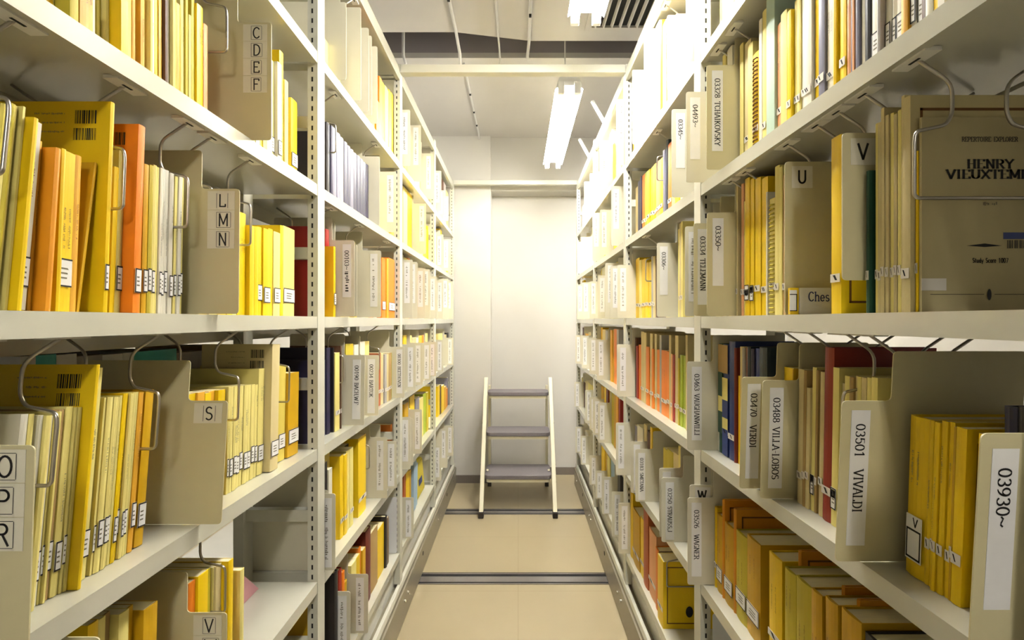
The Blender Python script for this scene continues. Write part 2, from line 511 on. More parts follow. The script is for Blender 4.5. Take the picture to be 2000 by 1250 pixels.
    if 'f' in flags:                               # printed brown frame on the near cover
        q = MB()
        yy = -.0003
        a0, a1, b0, b1, fw = .012, depth - .012, .016, H - .016, .0035
        for (p, r_, s_, u_) in ((a0, a1, b0, b0 + fw), (a0, a1, b1 - fw, b1), (a0, a0 + fw, b0, b1), (a1 - fw, a1, b0, b1)):
            q.quad((d * p, yy, s_), (d * r_, yy, s_), (d * r_, yy, u_), (d * p, yy, u_))
        q.build('cover_frame', M['brownink'], o)
    if 'z' in flags:                               # comb binding along the spine
        q = MB()
        k = 0
        while .006 + k * .0085 < H - .006:
            zc = .006 + k * .0085
            q.tube([(X(-.005), t * .15, zc), (X(.003), t * .2, zc), (X(.005), t * .5, zc), (X(.003), t * .8, zc), (X(-.005), t * .85, zc)], .0016, 5)
            k += 1
        q.build('comb_binding', M['V'] if code != 'Y' else M['brownink'], o)
    tag(o, label, cat or ('book' if hard else 'music score'), group)
    return o

THICK = lambda t: 'slim' if t < .0042 else 'thin' if t < .009 else 'medium' if t < .018 else 'thick'
PLAN, FIXED, HANG = [], [], []
BOOKS = []
KEEP = set([3,5,10,11,12,15,18,21,23,24,25,26,28,31,32,33,34,35,36,38,47,48,49,50,52,54,56,57,59,60,61,62,63,65,66,67,68,69,72,73,74,77,78,79,80,81,82,83,84,85,86,87,93,94,95,96,97,98,99,100,101,102,103,104,105,106,107,108,109,110,111,112,113,116,118,119,120,121,122,123,124,125,126,127,128,129,134,136,137,138,139,140,141,142,143,144,145,146,148,149,150,151,152,153,154,155,156,157,158,159,160,161,164,165,166,167,168,169,170,171,172,173,184,185,186,187,188,189,190,191,192,193,194,195,196,197,198,199,200,201,207,209,210,221,222,223,224,226,227,228,229,230,237,238,239,240,241,244,246,247,248,249,251,252,254,258,259,260,261,262,263,264,265,266,267,268,269,270,282,283,317,318,319,320,325,327,329,344,346,347,348,349,350,351,352,353,354,355,356,357,358,359,360,361,362,363,365,366,367,368,369,370,371,372,373,374,375,376,377,378,379,381,391,392,393,394,395,396,397,398,399,400,401,402,403,404,405,406,407,408,409,410,411,412,413,414,415,416,417,418,419,420,421,422,423,424,425,426,427,428,430,431,432,433,434,435,436,437,439,440,442,443,444,445,446,447,448,449,450,451,452,453,457,458,459,460,461,462,463,464,465,466,467,468,469,470,471,472,473,474,475,477,478,479,484,491,492,493,494,495,496,497,498,499,500,501,502,509,510,511,512,513,514,515,520,521,522,523,524,525,526,527,528,529,530,531,532,533,534,535,536,537,538,539,540,541,542,544,546,547,548,549,553,554,555,556,557,558,559,560,565,595,597,608,609,611,621])

def seg(side, row, x0, spec, phrase, s=.04, lean=0.0, top=None, depth=.165, jit=.004, parts=True, hard=False, fl='', z=None, nm=None, post=None):
    """plans a run of volumes. Tokens: CODE x_end[,top][,flags]; CODES*n>x_end repeats. phrase: where the run stands."""
    rnd = random.Random(hash_((side, row, x0)))
    items = []
    x = x0
    for tk in spec.split():
        f = tk.split(',')
        tp = float(f[1]) if len(f) > 1 and f[1] else None
        flags = (f[2] if len(f) > 2 else '') + fl
        xe = float(f[0][1:])
        items.append((f[0][0], x, xe, tp, flags))
        x = xe
    bi = bay_of(yat(side, (x0 + x) / 2, s))
    lo, hi = POSTS[bi] + POSTW + .003, POSTS[bi + 1] - .003
    kept = []
    for it in items:
        ya, yb = sorted((yat(side, it[1], s), yat(side, it[2], s)))
        ya, yb = max(ya, lo), min(yb, hi)
        if yb - ya > .0016 and it[0] != '_': kept.append((it, ya, yb - ya))
    n = len(kept)
    for i, (it, y0, t) in enumerate(kept):
        code, xa, xb, tp, flags = it
        ds = rnd.uniform(-jit, jit)
        if 'p' in flags: ds -= .014
        if 'q' in flags: ds += .03
        ln = lean + (rnd.uniform(-.05, .05) if lean else 0)
        if tp is None:
            if isinstance(top, tuple):
                tp = top[0] + (top[1] - top[0]) * ((xa + xb) / 2 - x0) / (x - x0 + 1e-6) + rnd.uniform(-3, 3)
            else:
                tp = top
        if tp is None:
            H = (z or .215) + rnd.uniform(-.006, .006)
        else:
            Yt = y0 + (tan(radians(ln)) * .22 if ln > 0 else 0)
            H = max(.06, (hat(tp, Yt) - ROWZ[row]) / cos(radians(ln)))
        order = ['A0', 'A', 'B', 'C', 'D', 'E']
        lim = (ROWZ[order[order.index(row) - 1]] if row != 'A0' else 1.06) - LIP - ROWZ[row] - .006
        H = min(H, lim - t * abs(sin(radians(ln))))
        PLAN.append(dict(side=side, row=row, bay=bi, y0=y0, t=t, s=s + ds, H=H, depth=(min(depth, .206 - s - ds) if s < .2 else depth) - rnd.uniform(0, .012), code=code, lean=ln, flags=flags,
                         parts=parts, hard=hard or 'h' in flags, i=i, n=n, phrase=phrase, nm=nm, post=post if i == n - 1 else None, key=(side, row, bi)))

def clash_x(a, b):
    return a['s'] < b['s'] + b['depth'] and b['s'] < a['s'] + a['depth']

def near_face(b, h): return b['y0'] + tan(radians(b['lean'])) * h
def far_face(b, h): return b['y0'] + b['t'] / cos(radians(b['lean'])) + tan(radians(b['lean'])) * h
def gap_between(a, b):
    """smallest clearance between a and the next volume b along the row"""
    h = min(a['H'], b['H'])
    return min(near_face(b, 0) - far_face(a, 0), near_face(b, h) - far_face(a, h))

def place_books():
    rows = {}
    for b in PLAN + FIXED:
        rows.setdefault(b['key'], []).append(b)
    for key, L in rows.items():
        L.sort(key=lambda b: b['y0'] + b['t'] / 2 + tan(radians(b['lean'])) * .1)
        for k, b in enumerate(L):
            for a in L[:k]:
                if a.get('gone') or b.get('gone') or not clash_x(a, b): continue
                g = gap_between(a, b)
                need = .0006 + .0004 * abs(a['lean'] - b['lean']) * (0 if a.get('fixed') or b.get('fixed') else 1)
                if g < need:
                    d_ = need - g
                    if b.get('fixed') and not a.get('fixed'):
                        a['t'] -= d_
                    elif not b.get('fixed'):
                        if a.get('fixed'):
                            b['y0'] += d_; b['t'] -= d_
                        else:
                            q = min(d_ * .5, max(0, a['t'] - .003))
                            a['t'] -= q
                            b['y0'] += d_ - q; b['t'] -= d_ - q
                    for c in (a, b):
                        if not c.get('fixed') and c['t'] < .0013: c['gone'] = True
    # hanging wires slip into the nearest gap between two volumes and tilt with them
    for hg in HANG:
        if not hg['snap']: continue
        L = [b for b in rows.get(hg['key'], []) if not b.get('gone') and not b.get('fixed') and b['s'] < .12]
        L.sort(key=lambda b: b['y0'])
        best = None
        for k in range(len(L) + 1):
            a = L[k - 1] if k else None
            b = L[k] if k < len(L) else None
            if not (a or b): break
            r = b or a
            e = (b['y0'] - .0028) if b else far_face(a, 0) + .0028
            Yt = e + tan(radians(r['lean'])) * .308
            if best is None or abs(Yt - hg['Y']) < abs(best[0] - hg['Y']): best = (Yt, a, b, r['lean'], e)
        inside = [b for b in L if near_face(b, .2) - .004 < hg['Y'] < far_face(b, .2) + .004]
        if best and abs(best[0] - hg['Y']) < .07 and (inside or abs(best[0] - hg['Y']) < .02):
            Yt, a, b, ln, e = best
            if b:
                sh = max(0, (far_face(a, 0) if a else -9) + .0056 - b['y0'])
                sh = min(sh, b['t'] - .0014) if b['t'] > .0028 else 0
                b['y0'] += sh; b['t'] -= sh
                e = b['y0'] - .0028
                if a: e = max(e, far_face(a, 0) + .0026)
                Yt = e + tan(radians(ln)) * .308
            hg['Y'], hg['lean'] = Yt, ln
    stuff = MB()
    smats, sidx = [], {}
    for k, b in enumerate(PLAN):
        if b.get('gone'):
            BOOKS.append(None); continue
        cm = COVER[b['code']][1]
        noun = b['nm'] or ('book' if b['hard'] else 'score')
        flags = b['flags'] + ('h' if b['hard'] and 'h' not in b['flags'] else '')
        if KEEP is not None and k not in KEEP:
            for code in (b['code'], 'paper'):
                if code not in sidx:
                    sidx[code] = len(smats); smats.append(M[code])
            d = sgn(b['side']); th = radians(b['lean'])
            n0 = len(stuff.v)
            c_, p_ = sidx[b['code']], sidx['paper']
            stuff.box(0, d * b['depth'], 0, b['t'], 0, b['H'], ms=(c_ if d > 0 else p_, p_ if d > 0 else c_, c_, c_, p_, p_))
            lift = b['t'] * sin(th) if th > 0 else 0
            for q in range(n0, len(stuff.v)):
                x, y, zz = stuff.v[q]
                stuff.v[q] = (d * (face(b['side']) + b['s']) + x, b['y0'] + y * cos(th) + zz * sin(th), EYE + ROWZ[b['row']] + lift + .0004 - y * sin(th) + zz * cos(th))
            BOOKS.append(None)
            continue
        label = f"{THICK(b['t'])} {cm} {noun}" + (f", {ORD(b['i'] + 1)} from left" if b['n'] > 1 else '') + ' ' + b['phrase']
        name = 'hardback_book' if noun == 'book' else 'music_score'
        sp = next((c_ for c_ in 'CYW' if 's' + c_ in flags), None)
        o = book(b['side'], b['row'], b['y0'], b['t'], b['s'], b['H'], b['depth'], b['code'], b['lean'], name, label, f"volumes {b['phrase']}", flags, b['parts'], sp)
        BOOKS.append(o.name)
        if b['post']: b['post'](o)
    if stuff.f:
        o = stuff.build('music_scores', smats)
        tag(o, 'remaining small scores and books deep on the far shelves and behind the plates', 'music scores', None, 'stuff')
    for hg in HANG: build_hanger(hg)

def hash_(t):
    h = 17
    for c in repr(t): h = (h * 131 + ord(c)) % 1000003
    return h

# ------------------------------------------------------------------ divider plates
NP = [0]
def plate(side, row, xt, yt, label, text=None, letters=None, card=True, p=.034, lean=0.0, tab=.065, rise=.066, rect=None, yb=None, marks=True, mate=None, tail=False, group='divider plates', back=.206):
    """xt, yt: column and row of the front top corner of the tab in the photograph"""
    d = sgn(side)
    rnd = random.Random(NP[0] * 17 + 3)
    NP[0] += 1
    Y = yat(side, xt, -p)
    for yp in POSTS[1:]:                        # stay clear of the upright frames
        if yp - .005 < Y < yp + POSTW + .004:
            Y = yp - .006 if Y < yp + POSTW * .6 else yp + POSTW + .005
    zb = ROWZ[row]
    th = radians(lean)
    hh = hat(yt, Y) - zb
    if yb is not None:
        zb = hat(yb, Y); hh = hat(yt, Y) - zb
    order = ['A0', 'A', 'B', 'C', 'D', 'E']
    lim = (ROWZ[order[order.index(row) - 1]] if row != 'A0' else 1.06) - LIP - .005 - zb
    hh = min(hh, lim)
    rise = min(rise, lim - hh)
    Yb = Y - sin(th) * hh
    if mate is None: mate = 'plate' if Y < POSTS[1] - .02 else 'plate_lit'  # shaded copy in the nearest bay, lit copy beyond it
    if rect:
        poly = [(0, 0), (rect, 0), (rect, hh), (0, hh)]
    else:
        poly = [(0, 0), (back + p, 0), (back + p, hh + rise), (tab, hh + rise), (tab, hh), (0, hh)]
        if rise < .012:
            rise = 0
            poly = [(0, 0), (back + p, 0), (back + p, hh), (0, hh)]
    poly = fillet(poly, .007)
    T = .0016
    o = MB().prism(poly, lambda a, b, h: (d * a, h, b), 0, T).build('shelf_divider', M[mate], None, (d * (face(side) - p), Yb, EYE + zb + .0012), (-th, 0, 0))
    tag(o, label, 'divider', group)
    FIXED.append(dict(key=(side, row, bay_of(Yb)), y0=Yb, t=T, H=hh + (0 if rect else rise), lean=lean, s=-p, depth=(rect or back + p), fixed=True))
    yf = -.0006
    def crd(a0, a1, b0, b1, nm='label_card', m_='card'):
        c = MB().box(d * a0, d * a1, yf, -.0001, b0, b1).build(nm, M[m_], o)
        return c
    if letters:
        per = .033
        a0 = .008
        for i, ch in enumerate(letters):
            b1 = hh - .004 - i * per
            c = crd(a0 if d < 0 else a0, a0 + .046, b1 - per + .0008, b1, 'letter_card', 'lettercard')
            q = MB()
            cw = GL[ch][0]
            size = .021
            am = a0 + .02
            # text runs left to right in the picture: away from the aisle on the right side, towards it on the left
            if d < 0:
                fn = lambda a, b: (-(am + size * .39 * 1.0 - a) - .0, yf - .0003, b1 - per * .5 - size * .5 + b)
            else:
                fn = lambda a, b: (am - size * .39 + a, yf - .0003, b1 - per * .5 - size * .5 + b)
            lettering(q, ch, fn, size, None, .115, .1, False)
            f0, f1 = -.12 * size, (cw + .12) * size
            for (u0, u1, v0, v1) in ((f0, f0 + .0007, -.1, 1.1), (f1, f1 + .0007, -.1, 1.1)):
                q.quad(fn(u0, v0 * size), fn(u1, v0 * size), fn(u1, v1 * size), fn(u0, v1 * size))
            if rnd.random() < .8:
                for v in (-.12, 1.12):
                    q.quad(fn(f0, v * size - .0003), fn(f1, v * size - .0003), fn(f1, v * size + .0003), fn(f0, v * size + .0003))
            q.build('printed_letter', M['ink'], c)
    elif card:
        a0 = .011 + rnd.uniform(-.002, .003)
        L = min(.185, hh - .02)
        b1 = hh - .011 - rnd.uniform(0, .004)
        if text and len(text) < 9 and hh > .2: L = min(L, .155)
        wd = .025
        c = crd(a0, a0 + wd, b1 - L, b1)
        q = MB()
        size = .0125
        # upright label: the line runs downwards, letter tops towards the right of the picture
        if d > 0:
            fn = lambda a, b: (a0 + wd * .5 - size * .5 + b, yf - .0003, b1 - .018 - a)
        else:
            fn = lambda a, b: (-(a0 + wd * .5 + size * .5) + b, yf - .0003, b1 - .018 - a)
        if text:
            lettering(q, text, fn, size, min(L - .03, .0092 * sum(GL[ch][0] for ch in text) / .7), .15, .06)
        if text and tail:
            q2 = MB()
            illegible(q2, lambda a, b: fn(a + .062, b), L - .1, size * 1.1, rnd)
            q2.build('printed_name', M['ink'], c)
        elif marks and not text:
            Lm = (L - .04)
            illegible(q, fn, Lm * .3, size * .8, rnd)
            q2 = MB()
            illegible(q2, lambda a, b: fn(a + Lm * .42, b), Lm * .58, size * .8, rnd)
            if q2.f: q2.build('printed_name', M['fadeink'], c)
        if q.f: q.build('printed_number', M['ink'] if text else M['fadeink'], c)
    return o

def letter_plate(side, row, x, yt, ch, label, w, yb=None, s=0.0):
    """plain rectangular divider with one big letter"""
    o = plate(side, row, x, yt, label, card=False, p=-s, rect=w, yb=yb)
    d = sgn(side)
    Y = yat(side, x, s)
    hh = hat(yt, Y) - (ROWZ[row] if yb is None else hat(yb, Y))
    c = MB().box(d * .012, d * .048, -.0006, -.0001, hh - .046, hh - .008).build('letter_card', M['lettercard'], o)
    q = MB()
    sz = .022
    lettering(q, ch, lambda a, b: (d * .021 + a, -.001, hh - .038 + b), sz, None, .15, .13, False)
    q.build('printed_letter', M['ink'], c)
    return o

# ------------------------------------------------------------------ hanging wire dividers
def hanger(side, row, xclip, label, clip=True, drop=.165, jog=True, snap=True):
    """row: the shelf whose volumes it parts; it hangs from the board above. xclip: column of its front clip"""
    Y = yat(side, xclip, .02)
    HANG.append(dict(side=side, row=row, Y=Y, label=label, clip=clip, drop=drop, jog=jog, lean=0.0, snap=snap, key=(side, row, bay_of(Y))))

def build_hanger(hg):
    side, row, drop = hg['side'], hg['row'], hg['drop']
    d = sgn(side)
    order = ['A0', 'A', 'B', 'C', 'D', 'E']
    i = order.index(row)
    z = EYE + (ROWZ[order[i - 1]] - LIP + .003 if i else 1.034) - .0024
    path = [(.02, 0.0), (.064, -.03), (.064, -.066), (.057, -.08), (.02, -.088), (.018, -.1), (.018, -drop), (.022, -drop - .004),
            (.17, -drop - .004), (.174, -drop), (.174, -.1), (.172, -.088), (.137, -.08), (.13, -.066), (.13, -.03), (.174, 0.0)]
    if not hg['jog']:
        path = [(.02, 0.0), (.064, -.03), (.064, -drop), (.068, -drop - .004), (.126, -drop - .004), (.13, -drop), (.13, -.03), (.174, 0.0)]
    path = bend(path, .014, 4)
    o = MB().tube([(d * a, 0, b) for a, b in path], .0022, 8).build('wire_divider', M['wire'], None, (d * face(side), hg['Y'], z), (-radians(hg['lean']), 0, 0), smooth=True)
    tag(o, hg['label'], 'wire divider', 'wire dividers hanging under the boards')
    if hg['clip']:
        q = MB()
        q.box(d * .010, d * .030, -.026, .026, -.0030, .0018)
        q.box(d * .0165, d * .0195, -.008, .008, -.0036, -.0030, 1)
        q.build('clip', [M['clip'], M['slot']], o, (0, 0, 0), (radians(hg['lean']), 0, 0))
    return o

# ------------------------------------------------------------------ room
WALL_Y = 4.29
PILL_Y = 4.07
PX = -0.222
structure(MB().box(-2.3, 2.3, -4.0, WALL_Y + .2, -.06, 0).build('floor', M['floor']), 'tan vinyl floor of the aisle between the shelves', 'floor')
structure(MB().box(PX, 2.3, WALL_Y, WALL_Y + .12, 0, CEIL + .5).build('wall_back', M['wall']), 'off-white end wall behind the step stool, right part', 'wall')
structure(MB().box(-2.3, PX, PILL_Y, WALL_Y + .12, 0, CEIL + .5).build('wall_back_pier', M['wall']), 'off-white pier standing forward of the end wall on the left', 'wall')
structure(MB().box(PX, 2.3, PILL_Y + .035, WALL_Y - .001, EYE + 1.055, CEIL + .5).build('wall_back_header', M['wall']), 'shallow off-white header above the end wall recess', 'wall')
structure(MB().box(-2.42, -2.3, -4.0, WALL_Y + .12, 0, CEIL + .5).build('wall_left', M['wall']), 'off-white wall beyond the left shelving', 'wall')
structure(MB().box(2.3, 2.42, -4.0, WALL_Y + .12, 0, CEIL + .5).build('wall_right', M['wall']), 'off-white wall beyond the right shelving', 'wall')
structure(MB().box(-2.42, 2.42, -4.12, -4.0, 0, CEIL + .5).build('wall_front', M['wall']), 'off-white wall behind the viewer', 'wall')
structure(MB().box(PX + .008, 2.3, WALL_Y - .012, WALL_Y - .0005, 0, .062).build('baseboard_right', M['baseboard']), 'grey-brown baseboard along the end wall right of the stool', 'baseboard')
structure(MB().box(-2.3, PX + .008, PILL_Y - .012, PILL_Y - .0005, 0, .062).build('baseboard_left', M['baseboard']), 'grey-brown baseboard along the forward pier on the left', 'baseboard')
# ceiling: near panel with a skewed edge, an open slot, far panel
cl = MB()
edge = [(-2.3, 2.604), (-.323, 2.604), (.063, 2.685), (2.3, 2.685)]
GX0, GX1, GY0, GY1 = .60, 1.30, 1.7, 2.56
cl.prism([(-2.3, -4.0), (2.3, -4.0), (2.3, 2.685), (.063, 2.685), (-.323, 2.604), (-2.3, 2.604)], lambda a, b, h: (a, b, h), CEIL, CEIL + .03)
structure(cl.build('ceiling', M['ceiling']), 'pale grey ceiling panel above the near aisle, up to the dark slot', 'ceiling')
structure(MB().box(-2.3, 2.3, 2.86, WALL_Y, CEIL, CEIL + .03).build('ceiling_far', M['ceiling']), 'pale grey ceiling panel beyond the dark slot', 'ceiling')
vb = MB()
vb.box(-2.3, 2.3, 2.86, 2.88, CEIL + .03, CEIL + .5)
vb.box(-2.3, 2.3, -4.0, WALL_Y, CEIL + .48, CEIL + .5)
structure(vb.build('ceiling_slot', M['void']), 'dark open slot across the ceiling above the white tie beam', 'ceiling')
# grille of dark slats beside the near lamp
g = empty('ceiling_grille', (.78, 2.1, CEIL))
tag(g, 'slatted dark ventilation grille in the ceiling beside the near lamp', 'ceiling vent')
fr = MB()
for (a, b, c, e) in ((-.44, .5, .44, .47), (-.44, .5, -.9, -.87), (-.44, -.41, -.87, .44), (.47, .5, -.87, .44)):
    fr.box(a, b, c, e, -.014, -.0005)
fr.build('frame', M['ceiling'], g)
MB().box(-.41, .47, -.87, .44, -.002, -.0006).build('dark_opening', M['slot'], g)
for i in range(21):
    x = -.40 + i * .042
    MB().prism([(0, 0), (.004, 0), (.012, -.016), (.008, -.016)], lambda a, b, h: (x + a, h, b - .002), -.87, .44).build('slat', M['conduit'], g)

# ------------------------------------------------------------------ lamps
def lamp(x, y0, y1, z, label):
    o = empty('fluorescent_lamp', (x, (y0 + y1) / 2, z))
    h = (y1 - y0) / 2
    tag(o, label, 'ceiling lamp', 'batten lamps above the aisles')
    MB().prism([(-.068, -.004), (-.062, .002), (-.02, .014), (.02, .014), (.062, .002), (.068, -.004), (.05, .05), (.03, .072), (-.03, .072), (-.05, .05)], lambda a, b, c: (a, c, b), -h + .02, h - .02).build('housing', M['lampbody'], o)
    for sx in (-.04, .04):
        MB().tube([(sx, -h + .03, -.012), (sx, h - .03, -.012)], .0145, 12).build('tube', M['tube'], o, smooth=True)
        for sy in (-1, 1):
            e_ = MB().box(sx - .016, sx + .016, sy * (h - .03), sy * (h - .008), -.03, .03).build('tube_socket', M['lampbody'], o, bevel=.003)
    for sy in (-.6, .6):
        MB().tube([(0, h * sy, .07), (0, h * sy, CEIL - z + .001)], .0035, 8).build('hanging_rod', M['conduit'], o)
    return o
LZ = EYE + 1.134
lamp(.25, 2.44, 3.68, LZ, 'glowing batten lamp hanging beyond the white tie beam over the aisle')
lamp(.252, .92, 1.9, LZ, 'glowing batten lamp hanging in front of the ceiling grille, near the viewer')
lamp(-1.9, 2.7, 3.94, LZ, 'batten lamp over the next aisle behind the left shelving')
lamp(.25, -2.3, -1.06, LZ, 'added unseen fill lamp over the aisle behind the viewer')  # unseen fill light, added to brighten plates that face the camera
lamp(1.9, 2.7, 3.94, LZ, 'batten lamp over the next aisle behind the right shelving')

# lamp rails and hooks along the ceiling
def track(pts, r, label, bolts=()):
    o = MB().tube(pts, r, 8).build('ceiling_conduit', M['conduit'], None, smooth=True)
    tag(o, label, 'conduit', 'white conduits along the ceiling')
    for p in bolts:
        MB().box(p[0] - .006, p[0] + .006, p[1] - .006, p[1] + .006, p[2] - .012, p[2]).build('screw', M['slot'], o)
    return o
cz = CEIL - .012
track([(-.318, 1.7, cz), (-.318, 2.58, cz), (-.316, 2.64, cz - .02), (-.312, 2.70, cz - .05), (-.315, 2.74, cz - .10), (-.312, 2.78, cz - .12)], .008, 'white conduit with hooked end, leftmost of those crossing into the ceiling slot', [(-.318, 1.95, cz - .008), (-.318, 2.3, cz - .008)])
track([(-.103, 1.7, cz), (-.103, 2.64, cz), (-.1, 2.7, cz - .02), (-.098, 2.74, cz - .06), (-.104, 2.76, cz - .09)], .005, 'thin white conduit with hooked end, middle one crossing into the ceiling slot')
track([(.058, 1.7, cz), (.058, 2.66, cz), (.054, 2.71, cz - .02), (.05, 2.73, cz - .05), (.058, 2.745, cz - .06)], .008, 'white conduit with hooked end, rightmost of those crossing into the ceiling slot', [(.058, 2.42, cz - .008)])
track([(-.312, 2.9, cz), (-.312, 4.0, cz), (-.312, 4.03, cz - .03)], .006, 'dotted white conduit on the far ceiling panel beyond the tie beam', [(-.312, a, cz) for a in (3.0, 3.28, 3.56, 3.8)])
track([(-.62, 2.72, CEIL + .45), (-.62, 2.72, CEIL - .06), (-.61, 2.73, CEIL - .1)], .008, 'dark vertical pipe end inside the ceiling slot at left')

# ------------------------------------------------------------------ floor rails for the rolling shelves
for (ya, yb, lab) in ((2.50, 2.615, 'steel floor rail crossing the aisle in front of the stool, nearer one'), (3.40, 3.50, 'steel floor rail crossing the aisle under the stool feet, farther one')):
    r = MB()
    r.box(-2.2, 2.2, ya, yb, .0003, .002, 1)
    r.box(-2.2, 2.2, ya + .016, yb - .045, .002, .0045)
    r.box(-2.2, 2.2, ya, ya + .008, .002, .003)
    r.box(-2.2, 2.2, yb - .018, yb - .008, .002, .003)
    tag(r.build('floor_rail', [M['railmetal'], M['slot']]), lab, 'floor rail', 'steel rails in the floor')

# ------------------------------------------------------------------ shelving
for side in 'LR':
    d = sgn(side)
    f0 = face(side)
    SW = 'left' if side == 'L' else 'right'
    # rolling base
    b = empty('shelving_base', (d * f0, 0, 0))
    tag(b, f'low steel rolling base under the {SW} shelving, bolts along its side', 'shelving base')
    MB().box(d * .0275, d * (BOARD_D + .008), -1.4, POSTS[4] + .05, .15, .2785).build('kick_panel', M['kick'], b)
    MB().prism([(-.014, .006), (.03, .006), (.03, .158), (.004, .158), (.004, .15), (-.002, .15), (-.008, .14), (-.014, .138)], lambda a, c, h: (d * a, h, c), -1.4, POSTS[4] + .06).build('side_plate', M['carriage'], b)
    MB().prism([(-.006, .15), (.012, .15), (.012, .172), (-.002, .172)], lambda a, c, h: (d * a, h, c), -1.4, POSTS[4] + .06).build('top_rail', M['steel'], b, bevel=.002)
    for k, yy in enumerate((1.33, 1.40, 2.2, 2.27, 3.1, 3.17, 3.85, 3.98)):
        q = MB(); q.tube([(d * -.014, yy, .085), (d * -.019, yy, .085)], .007, 10)
        q.build('bolt', M['bolt'], b)
    for yy in (1.75, 2.62, 3.5):
        q = MB(); q.tube([(d * -.0135, yy, .10), (d * -.0155, yy, .10)], .011, 12)
        q.build('axle_hole', M['slot'], b)
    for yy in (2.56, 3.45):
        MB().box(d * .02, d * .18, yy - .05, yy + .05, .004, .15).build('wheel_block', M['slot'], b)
    # upright frames
    for i, yp in enumerate(POSTS):
        o = empty('upright_frame', (d * f0, yp, .285))
        pos = ['at the near end beside the viewer', 'between nearest and second bays', 'between second and third bays', 'between third and farthest bays', 'at the far end by the end wall'][i]
        tag(o, f'cream slotted upright frame of the {SW} shelving, {pos}', 'shelf frame', 'cream upright frames')
        top = EYE + 1.105 - .285
        def post(a0, a1, nm):
            q = MB()
            q.box(d * a0, d * a1, 0, POSTW, -.112 if nm == 'front_post' else .001, top)
            k = 0
            z = .02
            n = 0
            mid = (a0 + .014) if nm == 'front_post' else (a1 - .012)
            while z < top - .02 and nm == 'front_post' and i > 0:
                wv = .0022
                q.quad((d * (mid - wv), -.0004, z), (d * (mid + wv), -.0004, z), (d * (mid + wv), -.0004, z + .012), (d * (mid - wv), -.0004, z + .012), 1)
                z += .0248
            return q.build(nm, [M['steel'], M['slot']], o)
        post(0, .026, 'front_post')
        post(BOARD_D - .026, BOARD_D, 'rear_post')
        for rn in ('A0', 'A', 'B', 'C', 'D', 'E'):
            zz = EYE + ROWZ[rn] + .148 - .285
            MB().box(d * .026, d * (BOARD_D - .026), .012, .034, zz, zz + .03).build('rung', M['steel'], o)
        zz = EYE + 1.06 - .285
        MB().box(d * .026, d * (BOARD_D - .026), .012, .034, zz, zz + .03).build('rung', M['steel'], o)
    # unseen frame and boards added past the viewer to block light
    o = empty('upright_frame', (d * f0, -1.40, .285))
    tag(o, f'added unseen cream upright frame of the {SW} shelving behind the viewer', 'shelf frame', 'cream upright frames')
    MB().box(0, d * .026, 0, POSTW, -.112, EYE + 1.105 - .285).build('front_post', M['steel'], o)
    MB().box(d * (BOARD_D - .026), d * BOARD_D, 0, POSTW, .001, EYE + 1.105 - .285).build('rear_post', M['steel'], o)
    for rn in ('A0', 'A', 'B', 'C', 'D', 'E', 'top'):
        zt = EYE + (ROWZ[rn] if rn in ROWZ else 1.084)
        o = MB().box(d * .001, d * (BOARD_D - .002), -1.354, POSTS[0] - .001, -LIP, 0).build('shelf_board', M['board'], None, (d * f0, 0, zt))
        tag(o, f'added unseen light-blocking steel {ROWNAME.get(rn, "capping")} shelf board on the {SW} behind the viewer', 'shelf board', 'boards added behind the viewer to block light')
    # boards
    for i in range(4):
        ya, yb = POSTS[i] + POSTW + .0008, POSTS[i + 1] - .0008
        for rn in ('A0', 'A', 'B', 'C', 'D', 'E', 'top'):
            z = EYE + (ROWZ[rn] if rn in ROWZ else 1.084)
            q = MB()
            lp = LIP if rn != 'top' else .05
            dp = BOARD_D - .002
            sec = [(0.001, 0), (0.001, -lp), (.016, -lp), (.016, -lp + .003), (.0165, -LIP + .003), (dp, -LIP + .003), (dp, 0)]
            if rn in ('D', 'E', 'C'):
                sec[-1:] = [(dp, .022), (dp - .003, .022), (dp - .003, 0)]
            q.prism(sec, lambda a, b_, h: (d * a, h, b_), ya, yb)
            o = q.build('shelf_board', M['board'], None, (d * f0, 0, z))
            rnm = ROWNAME.get(rn, 'capping')
            tag(o, f'added unseen light-blocking steel {rnm} shelf board of the {BAYNAME[i]} bay on the {SW}', 'shelf board', 'cream steel shelf boards')
            if i < 2:
                o = MB().box(d * (BOARD_D + .012), d * (BOARD_D + .22), ya, yb, -.062 if d < 0 else -.026, 0).build('shelf_board', M['board'], None, (d * f0, 0, z))
                tag(o, f'rear-facing steel board behind the {rnm} shelf of the {BAYNAME[i]} bay on the {SW}', 'shelf board', 'rear-facing shelf boards')
# tie beams across the aisle
for yp, lab in ((POSTS[2], 'white tie beam across the aisle under the dark ceiling slot'), (POSTS[4], 'white tie beam across the aisle close to the end wall')):
    q = MB().box(-XL + .0004, XR - .0004, yp + .002, yp + .043, EYE + 1.07, EYE + 1.105)
    tag(q.build('tie_beam', M['steel'], None, bevel=.002), lab, 'tie beam', 'tie beams between the shelf tops')
for (yy, lab) in ((2.74, 'short white slanting stay on top of the right shelving, nearer'), (3.32, 'short white slanting stay on top of the right shelving, farther')):
    q = MB().tube([(XR + .006, yy, EYE + 1.08), (XR - .055, yy + .03, EYE + 1.205)], .011, 8)
    tag(q.build('shelf_stay', M['lampbody']), lab, 'stay')

